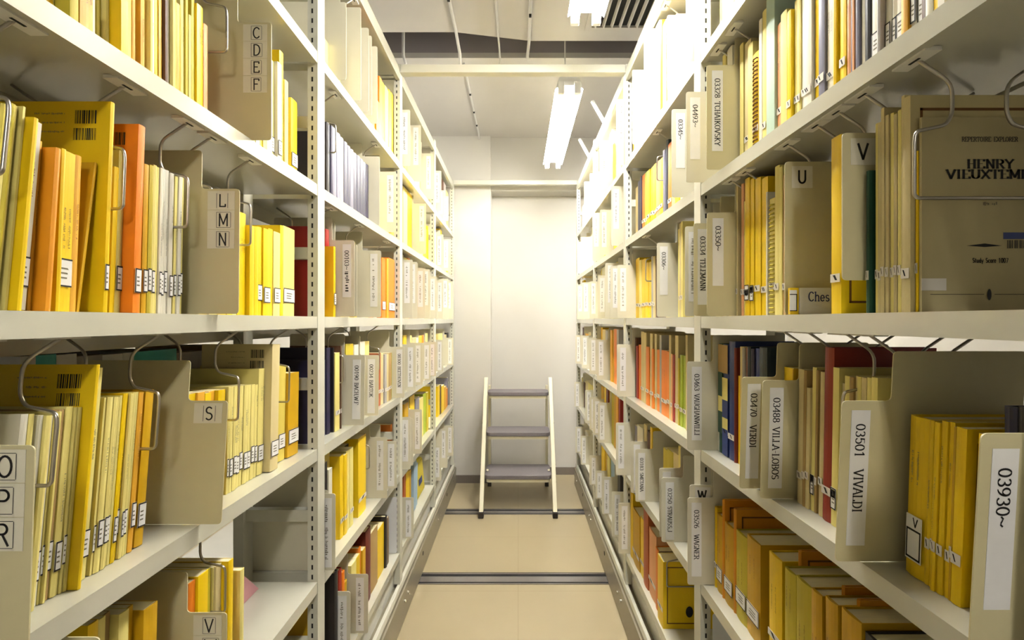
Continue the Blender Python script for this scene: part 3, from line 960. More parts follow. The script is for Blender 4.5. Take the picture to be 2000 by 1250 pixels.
# ------------------------------------------------------------------ step stool
st = empty('step_stool', (.0, 3.34, 0))
tag(st, 'cream metal step stool with three grey treads against the end wall', 'step stool')
HW = .246
def rail_pt(z): return .53 * z / .873
for sx in (-1, 1):
    q = MB()
    prof = [(rail_pt(0) - .01, .022), (rail_pt(.873) - .012, .873), (rail_pt(.873) + .02, .873), (rail_pt(.0) + .03, .022)]
    q.prism(fillet(prof, .012), lambda a, b, h: (sx * HW + h, a, b), -.014, .014)
    q.build('front_rail', M['stoolframe'], st, bevel=.003)
    MB().box(sx * HW - .017, sx * HW + .017, -.014, .034, .001, .04).build('foot', M['rubber'], st, bevel=.003)
    q = MB().box(sx * (HW - .02) - .01, sx * (HW - .02) + .01, .635, .66, .022, .80)
    q.build('rear_leg', M['stoolframe'], st, bevel=.003)
    MB().box(sx * (HW - .02) - .014, sx * (HW - .02) + .014, .63, .665, .001, .05).build('foot', M['rubber'], st, bevel=.002)
    q = MB().tube([(sx * (HW - .03), .2, .26), (sx * (HW - .03), .645, .10)], .008, 8)
    q.build('brace', M['stoolframe'], st)
    for zb_ in (.30, .56, .2):
        MB().tube([(sx * (HW + .013), rail_pt(zb_) + .012, zb_), (sx * (HW + .018), rail_pt(zb_) + .012, zb_)], .006, 8).build('screw', M['bolt'], st)
for k, (zt, dp) in enumerate(((.245, .26), (.505, .20), (.772, .16))):
    y0 = rail_pt(zt) - .01
    hw = HW - .015
    q = MB().prism(fillet([(-hw, y0 - .02), (hw, y0 - .02), (hw, y0 + dp), (-hw, y0 + dp)], .045), lambda a, b, h: (a, b, h), zt - .028, zt)
    t_ = q.build('tread', M['tread'], st, bevel=.004)
    q = MB().prism(fillet([(-hw + .01, y0 - .01), (hw - .01, y0 - .01), (hw - .01, y0 + dp - .01), (-hw + .01, y0 + dp - .01)], .03), lambda a, b, h: (a, b, h), zt - .05, zt - .0285)
    q.build('tread_pan', M['stoolframe'], t_)

# ================================================================== LEFT, nearest bay
# second shelf: scores before and after the CDEF plate
seg('L', 'A', 60, "V86 G96 C102 V120,,p C126 G153,,pt C164,,t V173 W182 C191,,t V200 C207 Y228,,p C240,,t W250,,t A256 C262 W268 A276,,t C280 W285 C290 V295 W305,,t Y313 G320 D325 W333,,t C338 V342 W346,28,t G355,5 C362,,t V367 C372,28 V378 Y390,6,t C396,12 P404,45", 'before the CDEF plate', top=(-40, -10), jit=.007)
plate('L', 'A', 530, 45, 'beige divider plate lettered C D E F on the upper left', letters='CDEF')
seg('L', 'A', 470, "W477 C484,,l W491,,l C498 W505,,l Y512 C520 W530,110,l C537,115,l", 'hidden behind the CDEF plate', top=105, jit=.003)
seg('L', 'A', 537, "W545,120,l Y553,97,b C560,155,t W566,160 Y578,190,l", 'right of the CDEF plate on the second shelf', jit=.006)
# eye-level shelf
seg('L', 'B', -60, "C-48 V-34 C-22 V-10 C0", 'at the very left edge on the eye-level shelf', lean=5.5, top=(200, 205))
seg('L', 'B', 0, "V4,205 C9,208 Y20,230,p Y45,234,sWlt", 'leaning most, far left on the eye-level shelf', lean=5.2, jit=.003)
seg('L', 'B', 47, "A58,275,t o70,290,p B80,293,t", 'in the orange group, left eye-level shelf', lean=4.0, jit=.003)
seg('L', 'B', 84, "Y96,290,p Y131,292,lt A145,303,t", 'before the slanted score, left eye-level shelf', lean=2.6, jit=.003)
seg('L', 'B', 149, "G155,320,bt", 'slanting most, with a small barcode, on the left eye-level shelf', lean=8.0, jit=0)
seg('L', 'B', 182, "g191,197,blp", 'with barcodes, tallest on the left eye-level shelf', lean=2.6)
seg('L', 'B', 191, "A197,318,t C211,322,l Y221,326 C234,293,l", 'just right of the tall barcoded yellow score', lean=2.6)
seg('L', 'B', 234, "O250,242,blp", 'with barcode, tall behind its neighbours left of the LMN plate', lean=2.55)
seg('L', 'B', 250, "O263,311,l A275,316,l G285,320,l V293,322,l C300,322,l C306,326 W312,328,lt W318,330,lt W325,332,lt W333,338,lt C343,343,lt W350,345,lt C355,347,l", 'before the LMN plate', lean=1.8, jit=.002)
plate('L', 'B', 468, 370, 'beige divider plate lettered L M N at eye level left', letters='LMN', lean=1.0)
seg('L', 'B', 388, "Y404 C420 Y440 Y452", 'hidden behind the LMN plate', lean=1.5, top=430)
seg('L', 'B', 452, "C465,415,b Y483,412,t Y492,440 Y500,442 Y510,442,l Y523,446,l Y532,446 C545,452,l Y552,440 C575,441,l", 'right of the LMN plate at eye level', lean=.8, jit=.005)
# fourth shelf
plate('L', 'C', 68, 872, 'beige divider plate lettered O P R at the lower left edge', letters='OPR', lean=2.0)
seg('L', 'C', 4, "W20 C32 W48 C62", 'behind the OPR plate', lean=6, top=(812, 815))
seg('L', 'C', 62, "W75,815,lt C80,815,l C85,805 B97,802,l C112,797,lt C119,797,l C125,797,t", 'right of the OPR plate', lean=5.8, jit=.003)
seg('L', 'C', 125, "g133,714,bp Y143,716", 'in the tall torn pair, left fourth shelf', lean=6.0)
seg('L', 'C', 143, "C149,720,t C166,721,lt V172,778 C177,778,l C190,778,lt C199,777,lt C206,777,lt C212,774,t Y220,770,l Y227,770,lt C233,770,lt C240,768,l C246,767,t A256,768,lt G278,765,l", 'before the S plate', lean=6.0, jit=.004)
plate('L', 'C', 445, 783, 'beige divider plate lettered S, third shelf from below at left', letters='S', lean=5.5)
seg('L', 'C', 364, "Y378 A392 Y404 A416 Y428", 'with only its top showing behind the S plate', lean=3, top=(772, 764))
seg('L', 'C', 428, "Y436,762 C443,757,lt C450,757,lt C458,756,lt C465,755,lt C472,755,lt C480,754,lt C487,753,l C494,752,l C500,752,lt C512,722,lt", 'right of the S plate', lean=2.8, jit=.002)
seg('L', 'C', 512, "T528,674,blp y542,716,lt y558,716,l", 'tall, after the cream row beyond S plate', lean=2.5)
seg('L', 'C', 558, "G579,731,bl", 'with small barcodes at the end of the left fourth shelf', lean=2.0)
# fifth shelf
seg('L', 'D', 150, "Y172,1226 C190,1216,b B215,1212 C236,1204 G262,1200 G290,1195", 'low at the left on the fifth shelf', lean=2, jit=.008)
plate('L', 'D', 195, 1246, 'beige divider plate just entering at the lower left', card=False)
plate('L', 'D', 443, 1198, 'beige divider plate lettered V W at the lower left', letters='VW', lean=1.0)
seg('L', 'D', 366, "O380,1142 Y400,1128 V412,1118 C417,1112,t T428,1108,t Y438,1098,p O448,1112,t T455,1114,t C463,1115,p", 'right of the VW plate', lean=1.2, jit=.004)
pk = MB().prism([(1.02, 0), (1.247, 0), (1.13, .115), (.98, .115)], lambda a, b, h: (h, a, b), 0, .002)
o_ = pk.build('pink_folder', mat('pink_paper', (206, 150, 154), .7), None, (-XL - .135, 0, EYE + ROWZ['D'] + .0006))
tag(o_, 'pink sheet folder slumped at the empty end of the left fifth shelf', 'folder')
MB().box(.002, .0026, 1.12, 1.15, .04, .06).build('dark_print', M['ink'], o_)

# backs of the volumes standing on the rear-facing boards, a sliver of them in view
seg('L', 'C', 40, "I70,697 t110,695 I150,694 Q200,697 I240,694 I262,690 t345,688 Q400,690 B470,676", 'on the rear-facing board behind the left fourth shelf', s=.236, depth=.17, jit=0)

# wire dividers, nearest left bay
for row, xc, ph in (('B', 22, 'leftmost above the leaning yellow scores'), ('B', 240, 'above the tall barcoded yellow score'), ('B', 365, 'above the cream row by the LMN plate'), ('B', 411, 'directly over the LMN plate'), ('B', 490, 'right of the LMN plate'),
                    ('A', 441, 'left of the CDEF plate'), ('C', 112, 'in front of the tall torn yellow score'), ('C', 322, 'left of the S plate'), ('C', 461, 'right of the S plate'), ('C', 562, 'near the post on the left fourth shelf'),
                    ('D', 432, 'behind the row right of the VW plate'), ('C', -60, 'at the left edge of the fourth shelf')):
    hanger('L', row, xc, 'bent wire divider ' + ph + ', left side', snap=xc != 441)

# ================================================================== LEFT, second bay
seg('L', 'A0', 634, "C642,75 W651,65 W658,70 C664,76", 'beside the tall white plates, upper left second bay', s=.03)
for xt, yt, k in ((676, 5, 'first'), (705, 15, 'second'), (720, 55, 'third'), (726, 70, 'fourth'), (737, 91, 'last')):
    plate('L', 'A0', xt, yt, f'pale divider plate, {k} of the five stepped ones on the upper left', p=.02, card=False)
seg('L', 'A0', 700, "O708 Y714 R720 C727 Y733 O739", 'low behind the stepped pale plates', s=.03, z=.16)
seg('L', 'A0', 739, "O745,148 Y751,157 C758,166 Y763,174 Y768,180", 'right of the stepped pale plates', s=.03)
seg('L', 'A', 638, "K644,238 N650,243 S657,248 S664,258 Q671,266 N678,275 N684,283 S690,290 N697,297 N703,303 N709,309 N715,315 N720,320", 'in the matching dark set, left second shelf', s=.035, jit=.001, hard=True)
plate('L', 'A', 741, 306, 'pale divider plate right after the dark matching volumes', p=.0, card=False)
plate('L', 'A', 774, 336, 'pale divider plate with upright label beside the second left post', p=.03)
seg('L', 'A', 724, "C732 Y741 C750 Y760 A768", 'behind the pale plates right of the dark volumes', z=.21)
seg('L', 'B', 607, "R622,442 R634,442 R646,445", 'seen through the left frame at eye level', hard=True)
seg('L', 'B', 637, "Y648,480,lp", 'next to the red books at eye level left', s=.03)
plate('L', 'B', 692, 470, 'beige divider plate with upright label right of the red books', text='00103~', tail=True, p=.03)
plate('L', 'B', 697, 478, 'beige divider plate peeping out behind the 00103 plate', p=.03)
seg('L', 'B', 664, "C672 T680 C686 T692", 'hidden behind the 00103 plate', z=.2)
seg('L', 'B', 692, "Y702,481,r", 'between the two labelled plates of the left second bay', s=.025)
plate('L', 'B', 744, 490, 'pale grey divider plate left of the two orange volumes', p=.03)
seg('L', 'B', 706, "W714 C722 O730 W738 C743", 'just left of the orange pair', z=.2)
seg('L', 'B', 743, "O756,502,lt A759,505 O771,503,lt", 'in the orange pair by second left post', s=.02, jit=.002)
seg('L', 'C', 607, "N617,705 N627,705 N637,705 N648,680", 'seen through the left frame on the fourth shelf', hard=True)
seg('L', 'C', 648, "K653,680,t C662,690,r D665,676,r", 'left of the two stepped plates, second left bay', hard=False, s=.03)
plate('L', 'C', 713, 694, 'grey-beige divider plate marked 00190, left one of two stepped', text='00190 BACH,W.F', p=.03, lean=2.5)
plate('L', 'C', 740, 694, 'grey-beige divider plate marked 00234, right one of two stepped', text='00234 BARTOK', p=.03, lean=1.8)
seg('L', 'C', 668, "C676 V684,672 Y691,672 W702,674 W712,668 C724,668", 'tops showing above the two stepped plates', jit=.006)
seg('L', 'C', 740, "F745,690,r T750,690,r Q754,692,r T758,692,r B763,690,r V768,690,r", 'in the rust-buff row by second left post', s=.02)
plate('L', 'C', 790, 678, 'pale divider plate marked 00300 covering the second left post', text='00300 BEETHOVEN', p=.03)
plate('L', 'D', 655, 965, 'tall beige divider plate right beside the first left post', p=.024)
plate('L', 'D', 640, 958, 'beige divider plate seen through the first left frame', p=.0)
seg('L', 'D', 634, "K640,905 W647,918 C664,878,q", 'left of the yellow pair, left fifth shelf', s=.03)
seg('L', 'D', 664, "Y671,892,r Y677,890,r C683,882 C690,878,r N699,873,q Y714,858,r", 'around the black-spined book, left fifth shelf', s=.03, jit=.003)
plate('L', 'D', 756, 855, 'large beige divider plate with two labels on the left fifth shelf', p=.02)
plate('L', 'D', 775, 862, 'beige divider plate just left of the second left post, fifth shelf', p=.03)
seg('L', 'D', 762, "O768,830 R771,836", 'low beside the second left post', s=.05)
seg('L', 'E', 607, "G614 K621 B628 H634", 'seen low through the first left frame', z=.24, hard=True)
seg('L', 'E', 634, "K662,1133,p R668,1116 O673,1120 G679,1140", 'beside the first left post on the bottom shelf', hard=True, s=.02)
plate('L', 'E', 719, 1122, 'beige divider plate with two label strips on the left bottom shelf', p=.03)
plate('L', 'E', 684, 1156, 'narrow beige divider plate in front of the two-strip plate, bottom left', p=.03)
seg('L', 'E', 684, "C694,1106 Y702,1092 O706,1072,h G712,1076 X722,1040,h B737,1046 Y751,1040 K754,1010,h H758,1014", 'right of the two-strip plate, left bottom shelf', s=.03, jit=.004)
wp = plate('L', 'E', 775, 972, 'white blank plate leaning at the second left post, bottom shelf', p=-.012, rect=.14, card=False, mate='white')
for row, xc, ph in (('A', 653, 'around the first dark volumes'), ('A', 734, 'over the pale plate after the dark volumes'), ('B', 644, 'over the red books'), ('B', 700, 'over the 00103 plate'), ('B', 754, 'over the orange pair'),
                    ('C', 668, 'beside the 00190 plate'), ('C', 742, 'over the rust and buff row'), ('D', 715, 'beside the large two-label plate'), ('A0', 690, 'behind the stepped pale plates')):
    hanger('L', row, xc, 'bent wire divider ' + ph + ', second left bay', jog=row != 'B')

# ================================================================== LEFT, third and farthest bays
for row, xt, yt, lab in (
        ('A0', 801, 215, 'pale plate with label, first on the third left bay top shelf'), ('A0', 822, 245, 'pale plate with label, second on the third left bay top shelf'), ('A0', 846, 300, 'yellowish plate, last on the third left bay top shelf'),
        ('A0', 862, 334, 'pale plate, first on the farthest left bay top shelf'),
        ('A', 832, 398, 'pale plate with label on the third left bay second shelf'), ('A0', 868, 372, 'pale plate, second on the farthest left bay top shelf'), ('A0', 876, 384, 'pale plate, third on the farthest left bay top shelf'), ('A', 866, 458, 'pale plate, first on the farthest left bay second shelf'), ('A', 878, 468, 'pale plate, second on the farthest left bay second shelf'),
        ('B', 806, 508, 'pale labelled plate, first at eye level in the third left bay'), ('B', 815, 512, 'pale labelled plate, second at eye level in the third left bay'), ('B', 830, 524, 'pale labelled plate, third at eye level in the third left bay'), ('B', 840, 526, 'pale labelled plate, fourth at eye level in the third left bay'), ('B', 853, 540, 'pale labelled plate across the third left post at eye level'),
        ('B', 866, 548, 'pale labelled plate, first at eye level in the farthest left bay'), ('B', 876, 545, 'pale labelled plate, second at eye level in the farthest left bay'), ('B', 883, 550, 'pale labelled plate, last at eye level in the farthest left bay'),
        ('C', 812, 673, 'beige labelled plate, first on the third left bay fourth shelf'), ('C', 826, 670, 'beige labelled plate, second on the third left bay fourth shelf'), ('C', 841, 670, 'beige labelled plate, third on the third left bay fourth shelf'), ('C', 852, 668, 'beige labelled plate across the third left post, fourth shelf'),
        ('C', 866, 664, 'beige labelled plate, first on the farthest left bay fourth shelf'), ('C', 885, 660, 'beige labelled plate, last on the farthest left bay fourth shelf'),
        ('D', 802, 815, 'beige labelled plate, first on the third left bay fifth shelf'), ('D', 807, 818, 'beige labelled plate, second on the third left bay fifth shelf'), ('D', 824, 800, 'beige labelled plate, third on the third left bay fifth shelf'),
        ('E', 808, 972, 'beige labelled plate hanging low beside the pale blue booklets, third left bay'),
        ('E', 862, 870, 'beige labelled plate, first low in the farthest left bay'), ('E', 874, 838, 'beige labelled plate, second low in the farthest left bay'), ('E', 885, 832, 'beige labelled plate, last low in the farthest left bay')):
    plate('L', row, xt, yt, lab, p=.03, group='labelled plates in the far left bays')
FAR = dict(parts=False, jit=.004)
seg('L', 'A0', 789, "C795 W802 C808 W815 C822 V830 C838 V845", 'on the top shelf of the third left bay', z=.22, **FAR)
seg('L', 'A0', 856, "W861 D866,345 Q871,352 C876,370 K881,378", 'on the top shelf of the farthest left bay', z=.2, **FAR)
seg('L', 'A', 789, "C797,352 Y806,350 C811 W818 C826 Y834 Y840,441 A847,445", 'on the second shelf of the third left bay', z=.2, **FAR)
seg('L', 'A', 856, "W860 Y864,385 C870 Y876 C881", 'on the second shelf of the farthest left bay', z=.2, **FAR)
seg('L', 'B', 789, "C796,503 O800,500 W808 C818 W828 C838 T846", 'at eye level in the third left bay', z=.2, **FAR)
seg('L', 'B', 856, "W861 Y867,545 C873 W880", 'at eye level in the farthest left bay', z=.2, **FAR)
seg('L', 'C', 789, "Y795,655 C804,656 T812,660 W818,660 A824,656 O827,655 C838,652 X846,652", 'on the fourth shelf of the third left bay', **FAR)
seg('L', 'C', 856, "C864,652 T872,655 K880,650", 'on the fourth shelf of the farthest left bay', **FAR)
seg('L', 'D', 789, "G798,790 C801 Y810,776 S818,780 C826 L832,770 V838,768 C842 K846,760", 'on the fifth shelf of the third left bay', z=.22, **FAR)
seg('L', 'D', 856, "Y860,755 D862,752 Y867,755 A871,757 O874,760 S878,738 S881,735 K883,736", 'in farthest left bay, yellow and grey row', **FAR)
seg('L', 'E', 789, "F793,930 Y799,925 G804,923", 'in the folded yellow group low at left', **FAR)
seg('L', 'E', 806, "Z811,905 Z815,908", 'leaning booklets on the third left bay bottom shelf', lean=4, **FAR)
bg = MB()
bg.box(-.03, 0, 0, .22, 0, .19)
o_ = bg.build('yellow_bag', M['V'], None, (-XL - .045, 2.78, EYE + ROWZ['E'] + .004), (0, radians(-5), 0), bevel=.012)
tag(o_, 'yellow packet with a blue patch at the back of the left bottom shelf', 'bag')
MB().box(.0002, .0012, .06, .16, .06, .095).build('blue_patch', M['U'], o_)
seg('L', 'E', 856, "Y860 G864 C869 W874 C880", 'on the bottom shelf of the farthest left bay', z=.16, **FAR)

# ================================================================== RIGHT, nearest bay
seg('R', 'A0', 1385, "C1392 Y1399 C1410 W1420 C1432 T1445 C1460 W1480 C1500", 'on the top shelf of the nearest right bay', z=.22, s=.05)
plate('R', 'A', 1380, 128, 'beige divider plate marked 03328 at the first right post', text='03328 TCHAIKOVSKY', p=.03)
seg('R', 'A', 1412, "C1420 W1430,78 Y1443,133,r C1452 T1464,74,r C1474 Y1486,97,zr W1492,35 C1500,16,r", 'right of the 03328 plate', top=80, jit=.004)
seg('R', 'A', 1500, "M1516,-20 P1528,38,rt C1540,17 Y1548,18,r", 'by the pale mint cover, right second shelf', jit=.004)
seg('R', 'A', 1548, "C1556,-4,r C1563,-10,r W1574,-20,r W1588,-20,r Y1600,-30,r S1612,,r W1630,,rt Y1636 C1640 Y1652,,r P1660,,t S1666,,t P1670 S1678 W1685 K1700,,h W1717,,l Q1724 W1736,,l W1745,,l W1762,,l A1775 W1787,,l W1800,,l D1807 W1822 Y1838 W1852 C1866 Y1880 W1896", 'high on the right second shelf', top=(-40, -160), jit=.005)
# eye-level shelf
plate('R', 'B', 1381, 416, 'beige divider plate marked 03350 beside the first right post', text='03350~', p=.03)
plate('R', 'B', 1392, 398, 'blank beige plate peeping over the 03350 plate', p=-.03, card=False)
seg('R', 'B', 1400, "C1410 T1420 C1430 T1440", 'hidden behind the 03350 plate', z=.2)
seg('R', 'B', 1440, "T1446,356,r P1451,358,r C1456,392,r Y1465,345,rl Y1475,346,rl Y1486,345,r Y1498,344,r", 'in the yellow cluster at eye level right', jit=.003)
seg('R', 'B', 1498, "W1501,375 C1513,385,zr C1522,322,r C1528,325 B1533,340,r", 'around the comb-bound score left of the U plate', jit=.003)
letter_plate('R', 'B', 1533, 317, 'U', 'beige divider plate with a big letter U', .155, s=.002)
# low white booklet in front of the U plate
Yb_ = .864
bk = empty('booklet', (XR + .002, Yb_, EYE + ROWZ['B']))
tag(bk, 'low white booklet reading Ches in front of the U plate', 'booklet')
MB().prism(fillet([(.016, .0006), (.07, .0006), (.07, .046), (.016, .046)], .003), lambda a, b, h: (a, h, b), -.002, 0).build('cover', M['I'], bk)
MB().box(.001, .0155, -.001, .006, .0006, .046).build('inner_leaves', M['Y'], bk)
lc_ = MB().box(0, .0125, -.0016, -.0008, .006, .042)
for (a, b, c, e) in ((0, .0125, .006, .0075), (0, .0125, .034, .0355), (.011, .0125, .006, .0355)):
    lc_.quad((a, -.0018, c), (b, -.0018, c), (b, -.0018, e), (a, -.0018, e), 1)
lc_.build('call_label', [M['card'], M['ink']], bk)
q_ = MB()
lettering(q_, 'Ches', lambda a, b: (.031 + a, -.0024, .023 + b), .016, .037, .14, .1)
q_.build('blue_lettering', M['blueink'], bk)
seg('R', 'B', 1624, "Y1643,262,fr", 'with brown frame between the U and V plates', depth=.16, s=.028)
letter_plate('R', 'B', 1645, 261, 'V', 'beige divider plate with a big letter V', .085, yb=549, s=.0)
seg('R', 'B', 1692, "E1705,330,r", 'standing against the V plate', s=.03, jit=0)
seg('R', 'B', 1706, "C1715,240,r T1722,238,r T1729,210,r T1736,224,r C1743,220,r T1750,222,r C1757,214,r T1764,186,r T1784,184,fr", 'in the buff row before the grey score', jit=.003, s=.034)
seg('R', 'B', 1785, "Y1797,294,r", 'slim between the buff row and the grey framed score')
# grey score facing the viewer
Yv = yat('R', 1799, .04)
vt = book('R', 'B', Yv - .001, .004, .04, hat(230, Yv) - ROWZ['B'], .19, 'b', 0, 'music_score', 'large grey-buff score with printed title cover facing the aisle end', 'title cover scores', '', True)
FIXED.append(dict(key=('R', 'B', 0), y0=Yv - .001, t=.004, H=.245, lean=0, s=.04, depth=.19, fixed=True))
FIXED.append(dict(key=('R', 'B', 0), y0=Yb_ - .003, t=.01, H=.05, lean=0, s=.0, depth=.08, fixed=True))
q_ = MB()
kx = Yv / F
def vfn(px, py): return (lambda a, b: ((px - 1799) * kx + a, -.0006, hat(py, Yv) - ROWZ['B'] + b))
for nm_, tx_, px_, py_, sz_, wd_, tk_, tn_ in (('printed_heading', 'REPERTOIRE EXPLORER', 1876, 278, 9, 110, .16, .09), ('printed_title', 'HENRY', 1886, 330, 17, 92, .2, .06),
                                         ('printed_title', 'VIEUXTEMPS', 1846, 350, 17, 180, .2, .06), ('printed_number', 'Study Score 1007', 1897, 514, 9, 70, .2, .1)):
    q_ = MB()
    lettering(q_, tx_, vfn(px_, py_), sz_ * kx, wd_ * kx, tk_, tn_)
    q_.build(nm_, M['ink'], vt)
q_ = MB()
illegible(q_, vfn(1918, 403), 26 * kx, 8 * kx, random.Random(3))
q_.build('printed_number', M['fadeink'], vt)
f_ = vfn(1885, 480)
MB().quad(f_(0, -.0006), f_(36 * kx, -.0022), f_(70 * kx, -.0006), f_(36 * kx, .0022)).build('ornament', M['ink'], vt)
f_ = vfn(1815, 576)
MB().quad(f_(0, 0), f_(105 * kx, 0), f_(105 * kx, .0006), f_(0, .0006)).build('printed_rule', M['ink'], vt)
MB().quad(f_(125 * kx, 0), f_(230 * kx, 0), f_(230 * kx, .0006), f_(125 * kx, .0006)).build('printed_rule', M['ink'], vt)
f_ = vfn(1930, 576)
q_ = MB()
q_.prism([(4 * kx * cos(t * pi / 8), 11 * kx * sin(t * pi / 8)) for t in range(16)], lambda a, b, h: (f_(a, b)[0], f_(a, b)[1] - h, f_(a, b)[2]), 0, .0002)
q_.build('emblem', M['ink'], vt)
q_ = MB()
f_ = vfn(1957, 468)
q_.quad(f_(0, 0), f_(60 * kx, 0), f_(60 * kx, 13 * kx), f_(0, 13 * kx), 0)
a_ = 8
while a_ < 66:
    f2 = vfn(1957 + a_, 486)
    q_.quad(f2(0, 0), f2(1.6 * kx, 0), f2(1.6 * kx, 16 * kx), f2(0, 16 * kx), 1)
    a_ += random.choice((2.6, 3.4, 4.6))
q_.build('barcode_sticker', [M['U'], M['ink']], vt)
MB().box(-.0008, .03, -.0009, -.0003, .027, .042).build('tape_mark', M['tape'], vt)
# fourth shelf
seg('R', 'C', 1401, "W1404,672,h E1413,672,hm U1425,674,hmr U1437,668,hr X1441,680,h Y1445,735 T1453,678,h Q1457,680,h F1462,680,h J1469,678,h N1474,682,h U1485,682,h J1500,680,h", 'before the 03470 plate', jit=.003, top=680)
plate('R', 'C', 1450, 737, 'beige divider plate marked 03470, left of two stepped', text='03470  VERDI', lean=-3.5)
plate('R', 'C', 1490, 744, 'beige divider plate marked 03488, right of two stepped', text='03488 VILLA-LOBOS', lean=-2.5, p=.02)
seg('R', 'C', 1528, "Y1546,720,b G1553,722", 'showing between the 03470 and 03488 plates', top=735, jit=.004)
seg('R', 'C', 1557, "T1567,722,r B1573,724,r T1580,758,r C1588,718,rl B1596,724,r T1604,727,r", 'left of the thick rust-red book', lean=-1.5, jit=.003)
seg('R', 'C', 1606, "c1624,680,hr", 'thick rust-red, before the 03501 plate', lean=-1.5)
seg('R', 'C', 1624, "C1636,719,rl T1646,750 C1656,735,r B1664,737 T1672,735 C1680,736 T1690,738 C1700,738 C1712,738", 'right of the thick rust-red book', lean=-1.5, jit=.004)
plate('R', 'C', 1645, 784, 'large beige divider plate marked 03501', text='03501  VIVALDI', lean=-3.8)
def big_label(o_):
    q_ = MB()
    yy0, yy1 = .002, max(v.co.y for v in o_.data.vertices) - .003
    q_.box(-.0042, -.0036, yy0, yy1, .02, .078)
    for (a, b, c, e) in ((yy0 + .001, yy1 - .001, .022, .0245), (yy0 + .001, yy1 - .001, .058, .0605), (yy0 + .001, yy0 + .003, .022, .06), (yy1 - .003, yy1 - .001, .022, .06)):
        q_.quad((-.0044, a, c), (-.0044, b, c), (-.0044, b, e), (-.0044, a, e), 1)
    lettering(q_, 'V', lambda a, b: (-.0044, yy1 * .6 - a, .064 + b), .011, None, .16, .1, False, 1)
    q_.build('call_label', [M['card'], M['ink']], o_)
seg('R', 'C', 1764, "g1800,818,hu", 'with a black-framed label, right of the 03501 plate', lean=-2.5, post=big_label)
seg('R', 'C', 1800, "g1810,820,rt g1819,824,rt g1828,824,rt g1840,822,rt g1851,824,rt G1856,832,r", 'in the slim yellow row before plate 03930', lean=-2.5, jit=.003)
seg('R', 'C', 1856, "g1876,836,fr", 'with brown printed frame, left of the 03930 plate', lean=-2.5, jit=.001)
seg('R', 'C', 1898, "g1906,845,t g1916,848 g1926,848", 'half hidden by the 03930 plate', lean=-2.5)
seg('R', 'C', 1962, "N1988,797,h K2022,800,h", 'behind the 03930 plate at the right edge', s=.05, jit=0)
plate('R', 'C', 1917, 848, 'large beige divider plate marked 03930 at the right edge', text='03930~', lean=-3.5, rise=.066)
# fifth shelf: thick mustard boxes
plate('R', 'D', 1347, 948, 'beige plate with a big W just behind the 03526 plate', card=False, p=.031, rise=0)
_w = [o for o in COL.objects if o.name.startswith('shelf_divider')][-1]
hw_ = max(v.co.z for v in _w.data.vertices)
c_ = MB().box(.014, .052, -.0006, -.0001, hw_ - .05, hw_ - .006).build('letter_card', M['card'], _w)
q_ = MB(); lettering(q_, 'W', lambda a, b: (.02 + a, -.001, hw_ - .036 + b), .022, None, .2, .16, False); q_.build('printed_letter', M['ink'], c_)
plate('R', 'D', 1343, 973, 'beige divider plate marked 03526 hanging at the first right post', text='03526  WAGNER', p=.038)
seg('R', 'D', 1396, "Y1400,992,r G1412,1012,utl o1416,978,f G1433,1034,utl o1438,996,f V1459,1053,utl G1485,1066,utl", 'in the fat mustard row left of the gap', s=.03, jit=.001, depth=.17, hard=True)
seg('R', 'D', 1503, "Y1528,1098,urt o1533,1078,fq V1555,1126,u V1586,1151,u G1607,1166,u o1613,1148,fq G1637,1184,u o1643,1174,fq G1682,1219,u", 'in the fat mustard row right of the gap', s=.03, jit=.001, depth=.17, hard=True)
seg('R', 'D', 1686, "K1780,1318,h", 'very thick and low at the right fifth shelf corner', s=.03, depth=.17)
plate('R', 'E', 1392, 1200, 'pale divider plate low on the bottom right shelf', p=-.02, card=False, mate='white')
for row, xc, ph in (('B', 1789, 'hanging over the grey title cover'), ('B', 1690, 'nearest left of the grey title cover'), ('B', 1642, 'over the V plate'), ('B', 1594, 'over the U plate right end'), ('B', 1537, 'over the U plate'), ('B', 1453, 'over the yellow cluster'), ('B', 1432, 'over the 03350 plate'),
                    ('C', 1530, 'over the 03488 plate'), ('C', 1580, 'left of the rust-red book'), ('C', 1655, 'right of the rust-red book'), ('C', 1693, 'behind the 03501 plate'),
                    ('A', 1436, 'upper one near the first right post'), ('A', 1408, 'lower one near the first right post')):
    hanger('R', row, xc, 'bent wire divider ' + ph + ', right side', jog=xc in (1789, 1655), snap=xc not in (1789, 1537))

# ================================================================== RIGHT, second bay
seg('R', 'A0', 1262, "W1276 W1290 O1293 W1301 Y1306 W1316 P1322 W1334 W1345", 'in the white row, right top shelf', top=(45, 20), s=.02, jit=.003)
for xt, yt, k in ((1235, 137, 'lowest'), (1258, 54, 'second'), (1303, 30, 'third'), (1340, -10, 'topmost')):
    plate('R', 'A0', xt, yt, f'white divider plate, {k} of the stepped ones on the upper right', p=.02, card=False)
seg('R', 'A0', 1228, "C1234 Y1238 W1243 C1250 W1256 C1262", 'low behind the white stepped plates upper right', z=.2, s=.03)
seg('R', 'A', 1232, "Y1240,366,r T1246,362,r N1250,352 N1253,344 O1259,338,r L1264,334,r Y1270,330,r Y1276,324,r Y1282,318,r P1289,312,r Y1296,306,r S1300,292,h J1304,272,h O1311,276,r", 'in the many-coloured row of the right second shelf', jit=.003)
plate('R', 'A', 1312, 214, 'pale divider plate marked 03345 left of the 04493 plate', text='03345~', p=.03)
plate('R', 'A', 1340, 180, 'pale divider plate marked 04493 across the first right post', text='04493~', p=.041)
seg('R', 'A', 1312, "C1320 Y1328 W1336 E1344 W1350", 'behind the 03345 and 04493 plates', z=.2)
